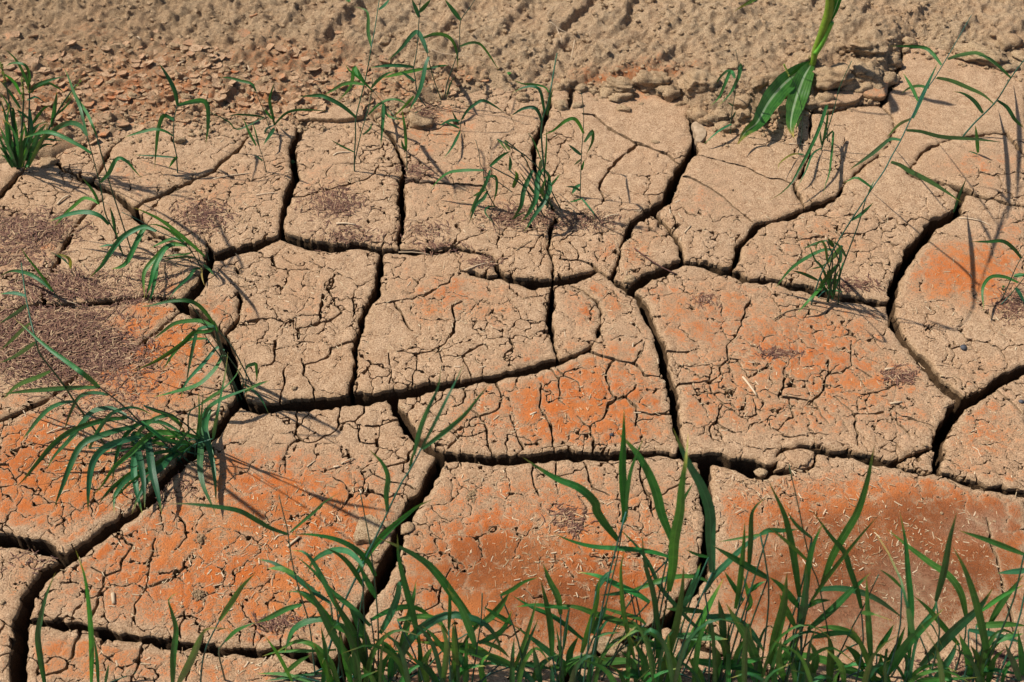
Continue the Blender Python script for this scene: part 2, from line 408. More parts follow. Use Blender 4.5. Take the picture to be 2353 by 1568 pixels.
MED = """
1341,262,3 1361,267,4 1401,297,5 1454,327,5 1526,357,4 1560,377,4
1463,335,5 1448,350,6 1416,372,6 1396,392,6 1378,437,5 1388,467,3
938,419,4 1026,422,4 1076,427,4 1113,432,3
1576,409,4 1638,437,3 1673,467,2.5 1726,512,3
1601,357,5 1676,377,4 1726,392,4 1765,409,4 1825,424,4
1288,597,3 1323,599,4 1351,604,4 1366,619,5
1310,560,2 1330,580,3 1323,599,3
680,941,4 680,979,4 675,991,3 688,1006,4 703,1019,4 728,1016,4 748,1004,3 768,994,3 780,974,4 781,932,3
688,1009,3 665,1026,4 659,1049,4 659,1064,3 660,1086,3
780,976,3 815,970,3 825,1006,4 828,1016,3 863,1019,2.5 873,1026,3 865,1046,3
815,970,3 838,954,3 838,931,2
843,981,2 880,979,3 910,966,4
888,1073,4 920,1066,4 940,1059,5 945,1039,5 955,1027,4
758,1094,2.5 783,1109,3 803,1129,3 800,1146,3 780,1174,3 774,1200,2.5
848,1086,3 863,1094,3 888,1106,3 920,1111,3 955,1121,3
635,784,4 633,821,3 623,836,3 600,840,2.5
655,831,3 648,856,4 650,884,4 643,918,3
695,819,4 698,836,4 693,859,4 705,866,3 717,891,4 718,914,3
698,836,3 728,826,3 750,819,4 758,796,4 788,784,4 815,780,3
890,809,3 893,834,3 894,881,3
913,804,3 958,811,3.5 958,846,3 945,884,3
958,811,3 1000,799,3.5 1020,786,4 1040,760,4 1038,705,4 1060,690,4
1003,801,3 1015,829,3
1108,789,4 1088,801,4 1058,821,3 1073,841,3 1080,866,3
1058,886,4 1070,911,4 1068,926,3 1045,934,2
1140,879,4 1155,909,4 1150,939,4 1103,951,3
1080,936,3 1100,956,4 1120,989,4 1125,1016,4 1129,1046,3
1033,1029,4 1055,1004,4 1075,1006,3 1120,991,3
1266,846,3 1281,869,4 1288,919,3 1301,934,2
1276,839,3 1293,859,3 1331,879,3 1338,901,2
1406,826,5 1393,859,5 1396,894,4 1418,914,5 1398,929,4 1386,966,4 1353,981,4 1363,1009,4 1363,1039,3
1353,981,3 1331,956,3
1418,914,4 1441,914,4 1458,884,3
1441,916,4 1466,936,4 1468,959,4 1458,979,3
1466,946,4 1496,951,4 1541,948,4
1356,806,5 1406,826,5 1456,839,4 1478,861,4 1523,866,3
1473,784,3 1463,801,3
1453,836,3 1473,809,3
1243,881,3 1236,934,4 1261,959,4 1271,984,4 1276,1041,4
1176,959,3 1185,990,3 1198,1034,4
1726,680,2 1681,784,4 1671,809,4 1668,831,4 1655,839,4 1658,859,4 1636,876,4 1601,879,4 1556,881,5
1531,811,4 1581,811,3 1601,801,3
1623,884,3 1633,901,3 1663,926,3 1643,966,4 1630,974,4 1631,1004,4 1638,1016,3
1663,929,3 1703,956,3 1738,949,3.5 1733,916,3
1643,969,3 1688,991,3
1673,826,3 1696,834,3.5 1721,869,4 1764,846,3
1798,841,4 1802,885,4 1787,915,3
1905,828,4 1896,889,5 1870,924,4 1795,911,3 1808,911,3 1817,959,4 1780,988,3
1957,790,3 1957,836,4 1927,854,4 1905,857,3
1870,924,3 1890,960,4 1905,978,3
1964,954,5 1968,994,5 1966,1029,4
1920,912,2.5 1964,954,3 2031,946,3
1970,845,3 2010,867,3
2066,880,3 2027,898,3 1979,906,3
2045,954,3 2093,1007,3
2062,948,3 2100,962,3 2150,981,3
2290,893,3 2353,950,3
753,439,4 800,429,5 838,417,4 863,399,3 870,380,2
673,454,3 708,454,3 748,442,3
740,675,4 735,702,4 731,739,4 700,745,3 688,750,4 685,776,3
731,739,4 783,718,4 755,678,3 750,655,3 763,632,2
812,684,2 813,725,4
866,700,3 906,692,3 920,714,5 930,740,5 950,757,4
906,692,3 948,685,3 985,670,4 1030,650,4 1042,628,3
211,1308,4 232,1325,4 226,1387,6 215,1422,5
237,1327,4 272,1316,4 285,1286,4 305,1259,4 276,1233,3
355,1242,4 342,1290,4 340,1343,5 342,1351,4 311,1395,5 311,1440,4
342,1351,5 395,1338,5 425,1308,4 439,1277,4
395,1176,4 419,1207,4 432,1242,4 405,1268,3
184,1457,5 171,1501,6 154,1540,6 110,1553,4
333,1483,4 316,1531,5 298,1570,5
447,1501,3 430,1562,4
588,1435,4 581,1482,4
421,1404,4 417,1461,4
1035,1312,4 1018,1343,4 1005,1387,4 974,1400,4
2267,1190,4 2278,1255,5 2291,1308,6 2309,1360,6 2326,1430,6 2340,1483,6
1221,1066,3 1226,1110,3 1240,1140,3
1276,1065,4 1281,1110,3 1286,1135,2
1340,1065,4 1348,1100,4 1360,1120,3 1400,1140,2
1467,1060,4 1474,1100,4 1478,1130,4 1500,1150,4 1502,1176,4
1516,1140,3 1538,1124,4 1590,1110,3
"""

def parse(txt):
    out = []
    for ln in txt.strip().splitlines():
        out.append([tuple(float(v) for v in t.split(',')) for t in ln.split()])
    return out

# ------------------------------------------------------------------ raster of the cracked flat
RES = 0.0010
X0, X1, Y0, Y1 = -1.30, 1.30, 0.53, 2.25
NX, NY = int((X1 - X0) / RES) + 1, int((Y1 - Y0) / RES) + 1
gx = (X0 + np.arange(NX) * RES).astype(np.float32)
gy = (Y0 + np.arange(NY) * RES).astype(np.float32)
GX, GY = np.meshgrid(gx, gy)
GRID[:] = [GX, GY, gx, gy]
PXM, PYM = topix(GX, GY)

# where the flat ends and the loose, driven-over soil begins (photo pixels)
EDGE = [(-700, 420), (-200, 395), (0, 372), (100, 352), (250, 312), (400, 290), (560, 282), (690, 268), (850, 254), (930, 248), (1000, 226), (1100, 212),
        (1250, 206), (1330, 196), (1400, 216), (1500, 214), (1570, 230), (1610, 262), (1660, 285), (1730, 280), (1800, 262), (1850, 238), (1900, 222),
        (1990, 205), (2035, 190), (2068, 112), (2100, 104), (2150, 112), (2260, 148), (2353, 168), (2600, 190), (3100, 200)]
_ex, _ey = gnd2([p[0] for p in EDGE], [p[1] for p in EDGE])
_o = np.argsort(_ex); _ex, _ey = _ex[_o], _ey[_o]
def edge_y(x):
    return np.interp(x, _ex, _ey)

def crack_field(lines, warp, cap=0.05):
    F = np.full((NY, NX), cap, np.float32)
    wx = GX + warp * (vnoise(GX, GY, 0.030, 5) + 0.6 * vnoise(GX, GY, 0.010, 6))
    wy = GY + warp * (vnoise(GX, GY, 0.030, 9) + 0.6 * vnoise(GX, GY, 0.010, 10))
    for ln in lines:
        P = np.array(ln)
        wxp, wyp = gnd2(P[:, 0], P[:, 1])
        # opening: measured across the line in the photo
        d = np.gradient(P[:, :2], axis=0) if len(P) > 1 else np.array([[1, 0]])
        nrm = np.stack([-d[:, 1], d[:, 0]], 1); nrm /= np.linalg.norm(nrm, axis=1)[:, None] + 1e-9
        ax, ay = gnd2(P[:, 0] + nrm[:, 0] * P[:, 2] / 2, P[:, 1] + nrm[:, 1] * P[:, 2] / 2)
        bx, by = gnd2(P[:, 0] - nrm[:, 0] * P[:, 2] / 2, P[:, 1] - nrm[:, 1] * P[:, 2] / 2)
        hw = 0.5 * np.hypot(ax - bx, ay - by)
        for i in range(len(P) - 1):
            xa, ya, xb, yb = wxp[i], wyp[i], wxp[i + 1], wyp[i + 1]
            m = cap + max(hw[i], hw[i + 1]) + 0.012
            i0, i1 = int((min(xa, xb) - m - X0) / RES), int((max(xa, xb) + m - X0) / RES) + 1
            j0, j1 = int((min(ya, yb) - m - Y0) / RES), int((max(ya, yb) + m - Y0) / RES) + 1
            i0, j0 = max(i0, 0), max(j0, 0); i1, j1 = min(i1, NX), min(j1, NY)
            if i1 <= i0 or j1 <= j0: continue
            ux, uy = xb - xa, yb - ya
            L2 = ux * ux + uy * uy + 1e-12
            qx, qy = wx[j0:j1, i0:i1], wy[j0:j1, i0:i1]
            t = np.clip(((qx - xa) * ux + (qy - ya) * uy) / L2, 0, 1)
            dd = np.hypot(qx - xa - t * ux, qy - ya - t * uy) - (hw[i] + (hw[i + 1] - hw[i]) * t)
            sub = F[j0:j1, i0:i1]
            np.minimum(sub, dd.astype(np.float32), out=sub)
    return F

def voronoi_cracks(x, y, cell, seed, wmin, wmax, drop, jit=0.85):
    """distance to the nearest kept cell border, less that border's half opening"""
    sx, sy = x / cell, y / cell
    ix, iy = np.floor(sx).astype(np.int32), np.floor(sy).astype(np.int32)
    best = np.full(x.shape, 1e9, np.float32)
    bx = np.zeros_like(ix); by = np.zeros_like(iy)
    for dj in (-1, 0, 1):
        for di in (-1, 0, 1):
            cx, cy = ix + di, iy + dj
            px = cx + 0.5 + jit * (_hash(cx, cy, seed) - 0.5); py = cy + 0.5 + jit * (_hash(cx, cy, seed + 1) - 0.5)
            d = (px - sx) ** 2 + (py - sy) ** 2
            m = d < best
            best[m] = d[m]; bx[m] = cx[m]; by[m] = cy[m]
    ax = bx + 0.5 + jit * (_hash(bx, by, seed) - 0.5); ay = by + 0.5 + jit * (_hash(bx, by, seed + 1) - 0.5)
    ha = _hash(bx, by, seed + 2)
    res = np.full(x.shape, 1.0, np.float32)
    for dj in (-1, 0, 1):
        for di in (-1, 0, 1):
            if di == 0 and dj == 0: continue
            cx, cy = bx + di, by + dj
            px = cx + 0.5 + jit * (_hash(cx, cy, seed) - 0.5); py = cy + 0.5 + jit * (_hash(cx, cy, seed + 1) - 0.5)
            hb = _hash(cx, cy, seed + 2)
            h = (ha + hb) * 7.31; h = h - np.floor(h)
            ex, ey = px - ax, py - ay
            L = np.sqrt(ex * ex + ey * ey) + 1e-6
            d = ((ax + px) / 2 - sx) * ex / L + ((ay + py) / 2 - sy) * ey / L
            d = d * cell - (wmin + (wmax - wmin) * np.clip((h - drop) / (1 - drop), 0, 1))
            d = np.where(h < drop, 1.0, d)
            np.minimum(res, d, out=res)
    return res

FBIG = crack_field(parse(BIG), 0.0035)
# cracks carry on past the edges of the picture
outside = np.maximum(np.maximum(-4 - PXM, PXM - 2357), np.maximum(PYM - 1572, -1e9)) * 0.0008
fo = voronoi_cracks(GX + 0.02 * vnoise(GX, GY, 0.11, 3), GY + 0.02 * vnoise(GX, GY, 0.11, 4), 0.27, 40, 0.006, 0.012, -0.5)
FBIG = np.minimum(FBIG, np.maximum(fo, -outside)).astype(np.float32)
FBIG += (0.0022 * vnoise(GX, GY, 0.021, 21) + 0.0014 * vnoise(GX, GY, 0.008, 22) + 0.0009 * vnoise(GX, GY, 0.004, 23)).astype(np.float32)
SEDGE = (edge_y(GX) - GY + 0.012 * vnoise(GX, GY, 0.05, 31) + 0.005 * vnoise(GX, GY, 0.014, 32)).astype(np.float32)   # >0 on the flat
FBIG = np.minimum(FBIG, SEDGE + 0.035)
# fine cracks
FMED = crack_field(parse(MED), 0.004, 0.02) - 0.0004 + (0.0005 * vnoise(GX, GY, 0.006, 41)).astype(np.float32)
smooth_zone = np.zeros_like(GX)
for (bx_, by_, rx_, ry_, s_) in ((1460, 280, 160, 90, .9), (1700, 420, 200, 110, .7), (2150, 260, 260, 170, .85), (2050, 420, 130, 60, .6), (2000, 1330, 420, 210, .95), (1150, 1330, 160, 110, .5), (1350, 1420, 200, 80, .6), (2200, 620, 130, 120, .6), (1400, 420, 130, 70, .5)):
    smooth_zone = np.maximum(smooth_zone, s_ * np.exp(-(((PXM - bx_) / rx_) ** 2 + ((PYM - by_) / ry_) ** 2) ** 1.5))
WX = GX + 0.010 * vnoise(GX, GY, 0.035, 51) + 0.0055 * vnoise(GX, GY, 0.011, 52) + 0.0032 * vnoise(GX, GY, 0.005, 57)
WY = GY + 0.010 * vnoise(GX, GY, 0.035, 53) + 0.0055 * vnoise(GX, GY, 0.011, 54) + 0.0032 * vnoise(GX, GY, 0.005, 58)
_m = (FBIG > 0) & (outside < 0.10)
def vor(dx, dy, *a):
    R = np.full(GX.shape, 1.0, np.float32)
    R[_m] = voronoi_cracks((WX[_m] + np.float32(dx)), (WY[_m] + np.float32(dy)), *a)
    return R
FV1 = vor(0, 0, 0.054, 60, 0.0008, 0.0012, 0.08)
FV2 = vor(3.3, 1.7, 0.028, 70, 0.00065, 0.0009, 0.32)
FV1 = FV1 + 0.0006 * vnoise(GX, GY, 0.03, 61) + 0.0022 * sstep(0.35, 0.8, smooth_zone)
FV2 = FV2 + 0.0006 * vnoise(GX, GY, 0.02, 62) + 0.0022 * sstep(0.1, 0.5, smooth_zone) + 0.0007 * vnoise(GX, GY, 0.11, 63)
inframe = (outside < 0.03)
FALL = np.minimum(np.minimum(FBIG, FMED), np.where(inframe, np.minimum(FV1, FV2), FV1)).astype(np.float32)
del fo, WX, WY

def sample(F, x, y):
    u = (np.asarray(x, np.float64) - X0) / RES; v = (np.asarray(y, np.float64) - Y0) / RES
    i = np.clip(u.astype(int), 0, NX - 2); j = np.clip(v.astype(int), 0, NY - 2)
    fu = np.clip(u - i, 0, 1); fv = np.clip(v - j, 0, 1)
    return (F[j, i] * (1 - fu) + F[j, i + 1] * fu) * (1 - fv) + (F[j + 1, i] * (1 - fu) + F[j + 1, i + 1] * fu) * fv

# ------------------------------------------------------------------ contours
def contours(F, iso):
    """closed loops around F > iso, inside on the left; list of (n, 2) arrays"""
    A = (F - iso).astype(np.float32)
    A[0, :] = A[-1, :] = -1e-3; A[:, 0] = A[:, -1] = -1e-3
    A[A == 0] = 1e-9
    s = A > 0
    c = (s[:-1, :-1] * 1 + s[:-1, 1:] * 2 + s[1:, 1:] * 4 + s[1:, :-1] * 8).astype(np.int8)
    jj, ii = np.nonzero((c > 0) & (c < 15))
    cc = c[jj, ii]
    W = NX
    B = 2 * (jj * W + ii); R = 2 * (jj * W + ii + 1) + 1; T = 2 * ((jj + 1) * W + ii); L = 2 * (jj * W + ii) + 1
    E = {'B': B, 'R': R, 'T': T, 'L': L}
    table = {1: ['BL'], 2: ['RB'], 3: ['RL'], 4: ['TR'], 5: ['BL', 'TR'], 6: ['TB'], 7: ['TL'], 8: ['LT'], 9: ['BT'], 10: ['RB', 'LT'], 11: ['RT'], 12: ['LR'], 13: ['BR'], 14: ['LB']}
    fr, to = [], []
    for k, segs in table.items():
        m = cc == k
        for sg in segs:
            fr.append(E[sg[0]][m]); to.append(E[sg[1]][m])
    fr = np.concatenate(fr); to = np.concatenate(to)
    j = (fr // 2) // W; i = (fr // 2) % W; vert = fr % 2
    j2 = j + vert; i2 = i + (1 - vert)
    a = A[j, i]; b = A[j2, i2]
    t = a / (a - b)
    x = X0 + (i + t * (i2 - i)) * RES; y = Y0 + (j + t * (j2 - j)) * RES
    pos = dict(zip(fr.tolist(), zip(x.tolist(), y.tolist())))
    nxt = dict(zip(fr.tolist(), to.tolist()))
    loops = []
    while nxt:
        st, cur = nxt.popitem()
        lp = [st]
        while cur != st:
            lp.append(cur)
            n = nxt.pop(cur, None)
            if n is None: break
            cur = n
        loops.append(np.array([pos[q] for q in lp if q in pos]))
    return loops

def area(P):
    return 0.5 * float(np.sum(P[:, 0] * np.roll(P[:, 1], -1) - np.roll(P[:, 0], -1) * P[:, 1]))

def thin_loop(P, dmin):
    keep = [0]
    last = P[0]
    for k in range(1, len(P)):
        dx, dy = P[k, 0] - last[0], P[k, 1] - last[1]
        if dx * dx + dy * dy >= dmin * dmin:
            keep.append(k); last = P[k]
    Q = P[keep]
    if len(Q) > 3 and np.hypot(*(Q[-1] - Q[0])) < dmin * 0.6: Q = Q[:-1]
    return Q

def in_poly(px, py, P):
    x, y = P[:, 0], P[:, 1]
    x2, y2 = np.roll(x, -1), np.roll(y, -1)
    c = ((y > py) != (y2 > py)) & (px < (x2 - x) * (py - y) / (y2 - y + 1e-15) + x)
    return bool(c.sum() % 2)

# ------------------------------------------------------------------ surface functions
def z_base(x, y):
    return 0.006 * vnoise(x, y, 0.33, 81) + 0.0010 * vnoise(x, y, 0.06, 82) + 0.0010 * vnoise(x, y, 0.018, 83) + 0.0007 * vnoise(x, y, 0.008, 84)

STAIN = [  # photo x, y, radius x, radius y, strength
 (110, 1080, 190, 130, 1.0), (410, 770, 130, 90, 1.0), (330, 880, 150, 70, .8), (560, 1110, 130, 90, .7), (690, 1180, 190, 120, 1.0), (420, 1300, 260, 130, .95), (620, 1330, 230, 130, .95),
 (240, 1510, 200, 60, .7), (520, 1540, 150, 50, .6), (1060, 1180, 90, 90, .55), (1150, 1330, 200, 150, 1.1), (1350, 1350, 210, 160, 1.1), (1250, 1150, 200, 60, .65), (1500, 1200, 100, 120, .55),
 (1000, 1480, 150, 80, .8), (1330, 930, 200, 110, 1.0), (1100, 960, 90, 70, .5), (1450, 880, 80, 90, .6), (1350, 690, 60, 50, .7), (1440, 570, 60, 40, .6), (1010, 690, 80, 50, .65), (1120, 700, 60, 50, .5),
 (1620, 740, 140, 90, .6), (1830, 800, 190, 110, .75), (1650, 900, 120, 90, .65), (1950, 880, 150, 80, .75), (1800, 960, 150, 50, .6), (2050, 960, 110, 50, .5), (1820, 600, 130, 40, .4), (1900, 560, 110, 60, .4),
 (2230, 630, 120, 70, .85), (2250, 960, 90, 100, .6), (2330, 560, 60, 60, .5), (1760, 1180, 120, 80, .75), (1950, 1180, 260, 90, .9), (2150, 1250, 260, 150, 1.05), (1900, 1350, 220, 150, 1.0), (2330, 1280, 150, 160, .9),
 (700, 420, 120, 90, .3), (500, 450, 110, 60, .35), (300, 400, 110, 50, .3), (980, 300, 120, 60, .45), (1080, 440, 120, 80, .35), (1700, 260, 60, 30, .7), (1460, 220, 90, 22, .5), (1940, 225, 50, 18, .8), (60, 560, 100, 60, .4),
 (60, 1330, 60, 70, .5), (20, 1500, 60, 80, .6), (1600, 460, 90, 50, .3), (2250, 380, 110, 50, .4), (720, 690, 90, 60, .3), (930, 630, 80, 30, .3), (650, 620, 90, 40, .25), (1530, 700, 70, 50, .5)]
DARK_BLOTCHES = [(1130, 1310, 150, 70, .7), (1300, 1390, 190, 100, .8), (1900, 1230, 200, 60, .8), (2050, 1380, 360, 170, 1.0), (2150, 1210, 260, 60, .8), (1850, 1330, 200, 150, .8), (640, 1190, 60, 50, .3), (110, 1070, 90, 40, .3), (1250, 1290, 80, 60, .6), (1480, 1390, 90, 60, .5), (2290, 1420, 160, 120, .7)]
PALE = [(2090, 1340, 60, 60, .35), (1990, 1420, 80, 50, .25), (1870, 1390, 40, 30, .5), (2250, 1215, 60, 30, .6), (2330, 330, 60, 40, .3)]

def blobs(lst, x, y):
    px, py = topix(np.asarray(x, float), np.asarray(y, float))
    px = px + 26 * vnoise(x, y, 0.06, 91) + 10 * vnoise(x, y, 0.02, 93); py = py + 20 * vnoise(x, y, 0.06, 92) + 8 * vnoise(x, y, 0.02, 94)
    s = np.zeros(np.shape(px))
    for (a, b, rx, ry, k) in lst:
        s = np.maximum(s, 0.84 * k * np.exp(-0.55 * (((px - a) / rx) ** 2 + ((py - b) / ry) ** 2) ** 1.3))
    return s
# ------------------------------------------------------------------ the cracked flat: plates, and the crust tiles on each plate
crack_floor_v = [(X0 - .05, Y0 - .05, -.16), (X1 + .05, Y0 - .05, -.16), (X1 + .05, Y1 + .1, -.16), (X0 - .05, Y1 + .1, -.16)]
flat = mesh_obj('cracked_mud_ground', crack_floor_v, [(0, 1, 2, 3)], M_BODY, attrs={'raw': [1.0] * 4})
tag(flat, 'dried orange and tan mud flat broken into plates by deep cracks', None, None, 'structure')

def cdt(points, loops_idx):
    edges = []
    for lp in loops_idx:
        n = len(lp)
        edges += [(lp[k], lp[(k + 1) % n]) for k in range(n)]
    r = delaunay_2d_cdt([Vector(p) for p in points], edges, [], 1, 1e-6, False)
    return np.array([tuple(v) for v in r[0]]), r[2]

def in_loops(tri, V2, loops, step):
    """drop triangles that lie outside the piece (only the long ones need the test)"""
    P = V2[tri]
    e = np.max(np.linalg.norm(P - np.roll(P, 1, 1), axis=2), 1)
    k = np.nonzero(e > 1.5 * step)[0]
    if len(k) == 0: return tri
    c = P.mean(1)[k]
    cnt = np.zeros(len(k), int)
    for h in loops:
        x, y = h[:, 0], h[:, 1]; x2, y2 = np.roll(x, -1), np.roll(y, -1)
        for c0 in range(0, len(k), 500):
            A_, B_ = c[c0:c0 + 500, 0][:, None], c[c0:c0 + 500, 1][:, None]
            cnt[c0:c0 + 500] += (((y > B_) != (y2 > B_)) & (A_ < (x2 - x) * (B_ - y) / (y2 - y + 1e-15) + x)).sum(1)
    keep = np.ones(len(tri), bool)
    keep[k[cnt % 2 == 0]] = False
    return tri[keep]

TILE_T = 0.013     # thickness of the crust the fine cracks cut through

def group_loops(loops, amin):
    outs = [l for l in loops if area(l) > amin]
    holes = [l for l in loops if area(l) < -2e-6]
    res = [[o, []] for o in outs]
    bb = [(o[:, 0].min(), o[:, 0].max(), o[:, 1].min(), o[:, 1].max()) for o in outs]
    ar = [area(o) for o in outs]
    for h in holes:
        hx, hy = h[0]
        best = None
        for k, b in enumerate(bb):
            if b[0] < hx < b[1] and b[2] < hy < b[3] and (best is None or ar[k] < ar[best]) and in_poly(hx, hy, outs[k]):
                best = k
        if best is not None: res[best][1].append(h)
    return res

plates_l = group_loops(contours(FBIG.copy(), 0.0), 8e-5)
tiles_l = group_loops(contours(FALL.copy(), 0.0), 5e-6)

# --- plate bodies
WALL_Z = np.array([-0.0115, -0.020, -0.034, -0.055, -0.085, -0.155])
plate_objs = []
for outer, holes in plates_l:
    outer_t = thin_loop(outer, 0.0030)
    if len(outer_t) < 4: continue
    loops2 = [outer_t] + [q for q in (thin_loop(h, 0.003) for h in holes) if len(q) > 3]
    pts = np.concatenate(loops2)
    idx, s = [], 0
    for l in loops2:
        idx.append(list(range(s, s + len(l)))); s += len(l)
    # top (floor of the fine cracks)
    step = 0.03; PSTEP = 0.004
    x0, x1, y0, y1 = outer_t[:, 0].min(), outer_t[:, 0].max(), outer_t[:, 1].min(), outer_t[:, 1].max()
    ax, ay = np.meshgrid(np.arange(x0, x1, step), np.arange(y0, y1, step))
    ax = ax.ravel() + RNG.uniform(-.008, .008, ax.size); ay = ay.ravel() + RNG.uniform(-.008, .008, ay.size)
    k = sample(FBIG, ax, ay) > 0.006
    k &= np.array([in_poly(a, b, outer_t) for a, b in zip(ax, ay)], bool)
    allp = np.concatenate([pts, np.stack([ax[k], ay[k]], 1)])
    V2, F2 = cdt(allp, idx)
    tri = np.array([f for f in F2 if len(f) == 3])
    if len(tri) == 0: continue
    tri = in_loops(tri, V2, loops2, PSTEP)
    cen = V2[tri].mean(1)
    tri = tri[sample(FBIG, cen[:, 0], cen[:, 1]) > -0.0012]
    verts = [np.column_stack([V2, z_base(V2[:, 0], V2[:, 1]) - TILE_T + 0.0012])]
    tris = [tri]
    off = len(V2)
    for l in loops2:
        n = len(l)
        tan = np.roll(l, -1, 0) - np.roll(l, 1, 0)
        tan /= np.linalg.norm(tan, axis=1)[:, None] + 1e-9
        out = np.stack([tan[:, 1], -tan[:, 0]], 1)
        arc = np.cumsum(np.linalg.norm(l - np.roll(l, 1, 0), axis=1))
        zb = z_base(l[:, 0], l[:, 1])
        rows = []
        for r, z in enumerate(WALL_Z):
            jit = 0.0022 * vnoise(arc, np.full(n, z * 3), 0.016, 101) + 0.0012 * vnoise(arc, np.full(n, z * 9), 0.006, 102)
            o_ = (0.0 if r == 0 else jit + (0.0010, 0.0016, 0.001, 0.0, -0.002)[r - 1])
            q = l + out * (np.asarray(o_).reshape(-1, 1) if r else 0.0)
            rows.append(np.column_stack([q, zb + z + (0.0025 * vnoise(arc, np.full(n, float(r)), 0.02, 103) if 0 < r < 5 else 0)]))
        R = len(WALL_Z)
        base = off
        verts.append(np.concatenate(rows)); off += n * R
        a = np.arange(n); b = (a + 1) % n
        for r in range(R - 1):
            p0, p1 = base + r * n, base + (r + 1) * n
            tris.append(np.stack([p0 + a, p1 + a, p1 + b], 1)); tris.append(np.stack([p0 + a, p1 + b, p0 + b], 1))
    V = np.concatenate(verts); T = np.concatenate(tris)
    org = np.array([outer_t[:, 0].mean(), outer_t[:, 1].mean(), 0.0])
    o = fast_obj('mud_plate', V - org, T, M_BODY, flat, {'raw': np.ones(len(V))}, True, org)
    plate_objs.append((o, outer_t, org, (x0, x1, y0, y1), area(outer_t)))

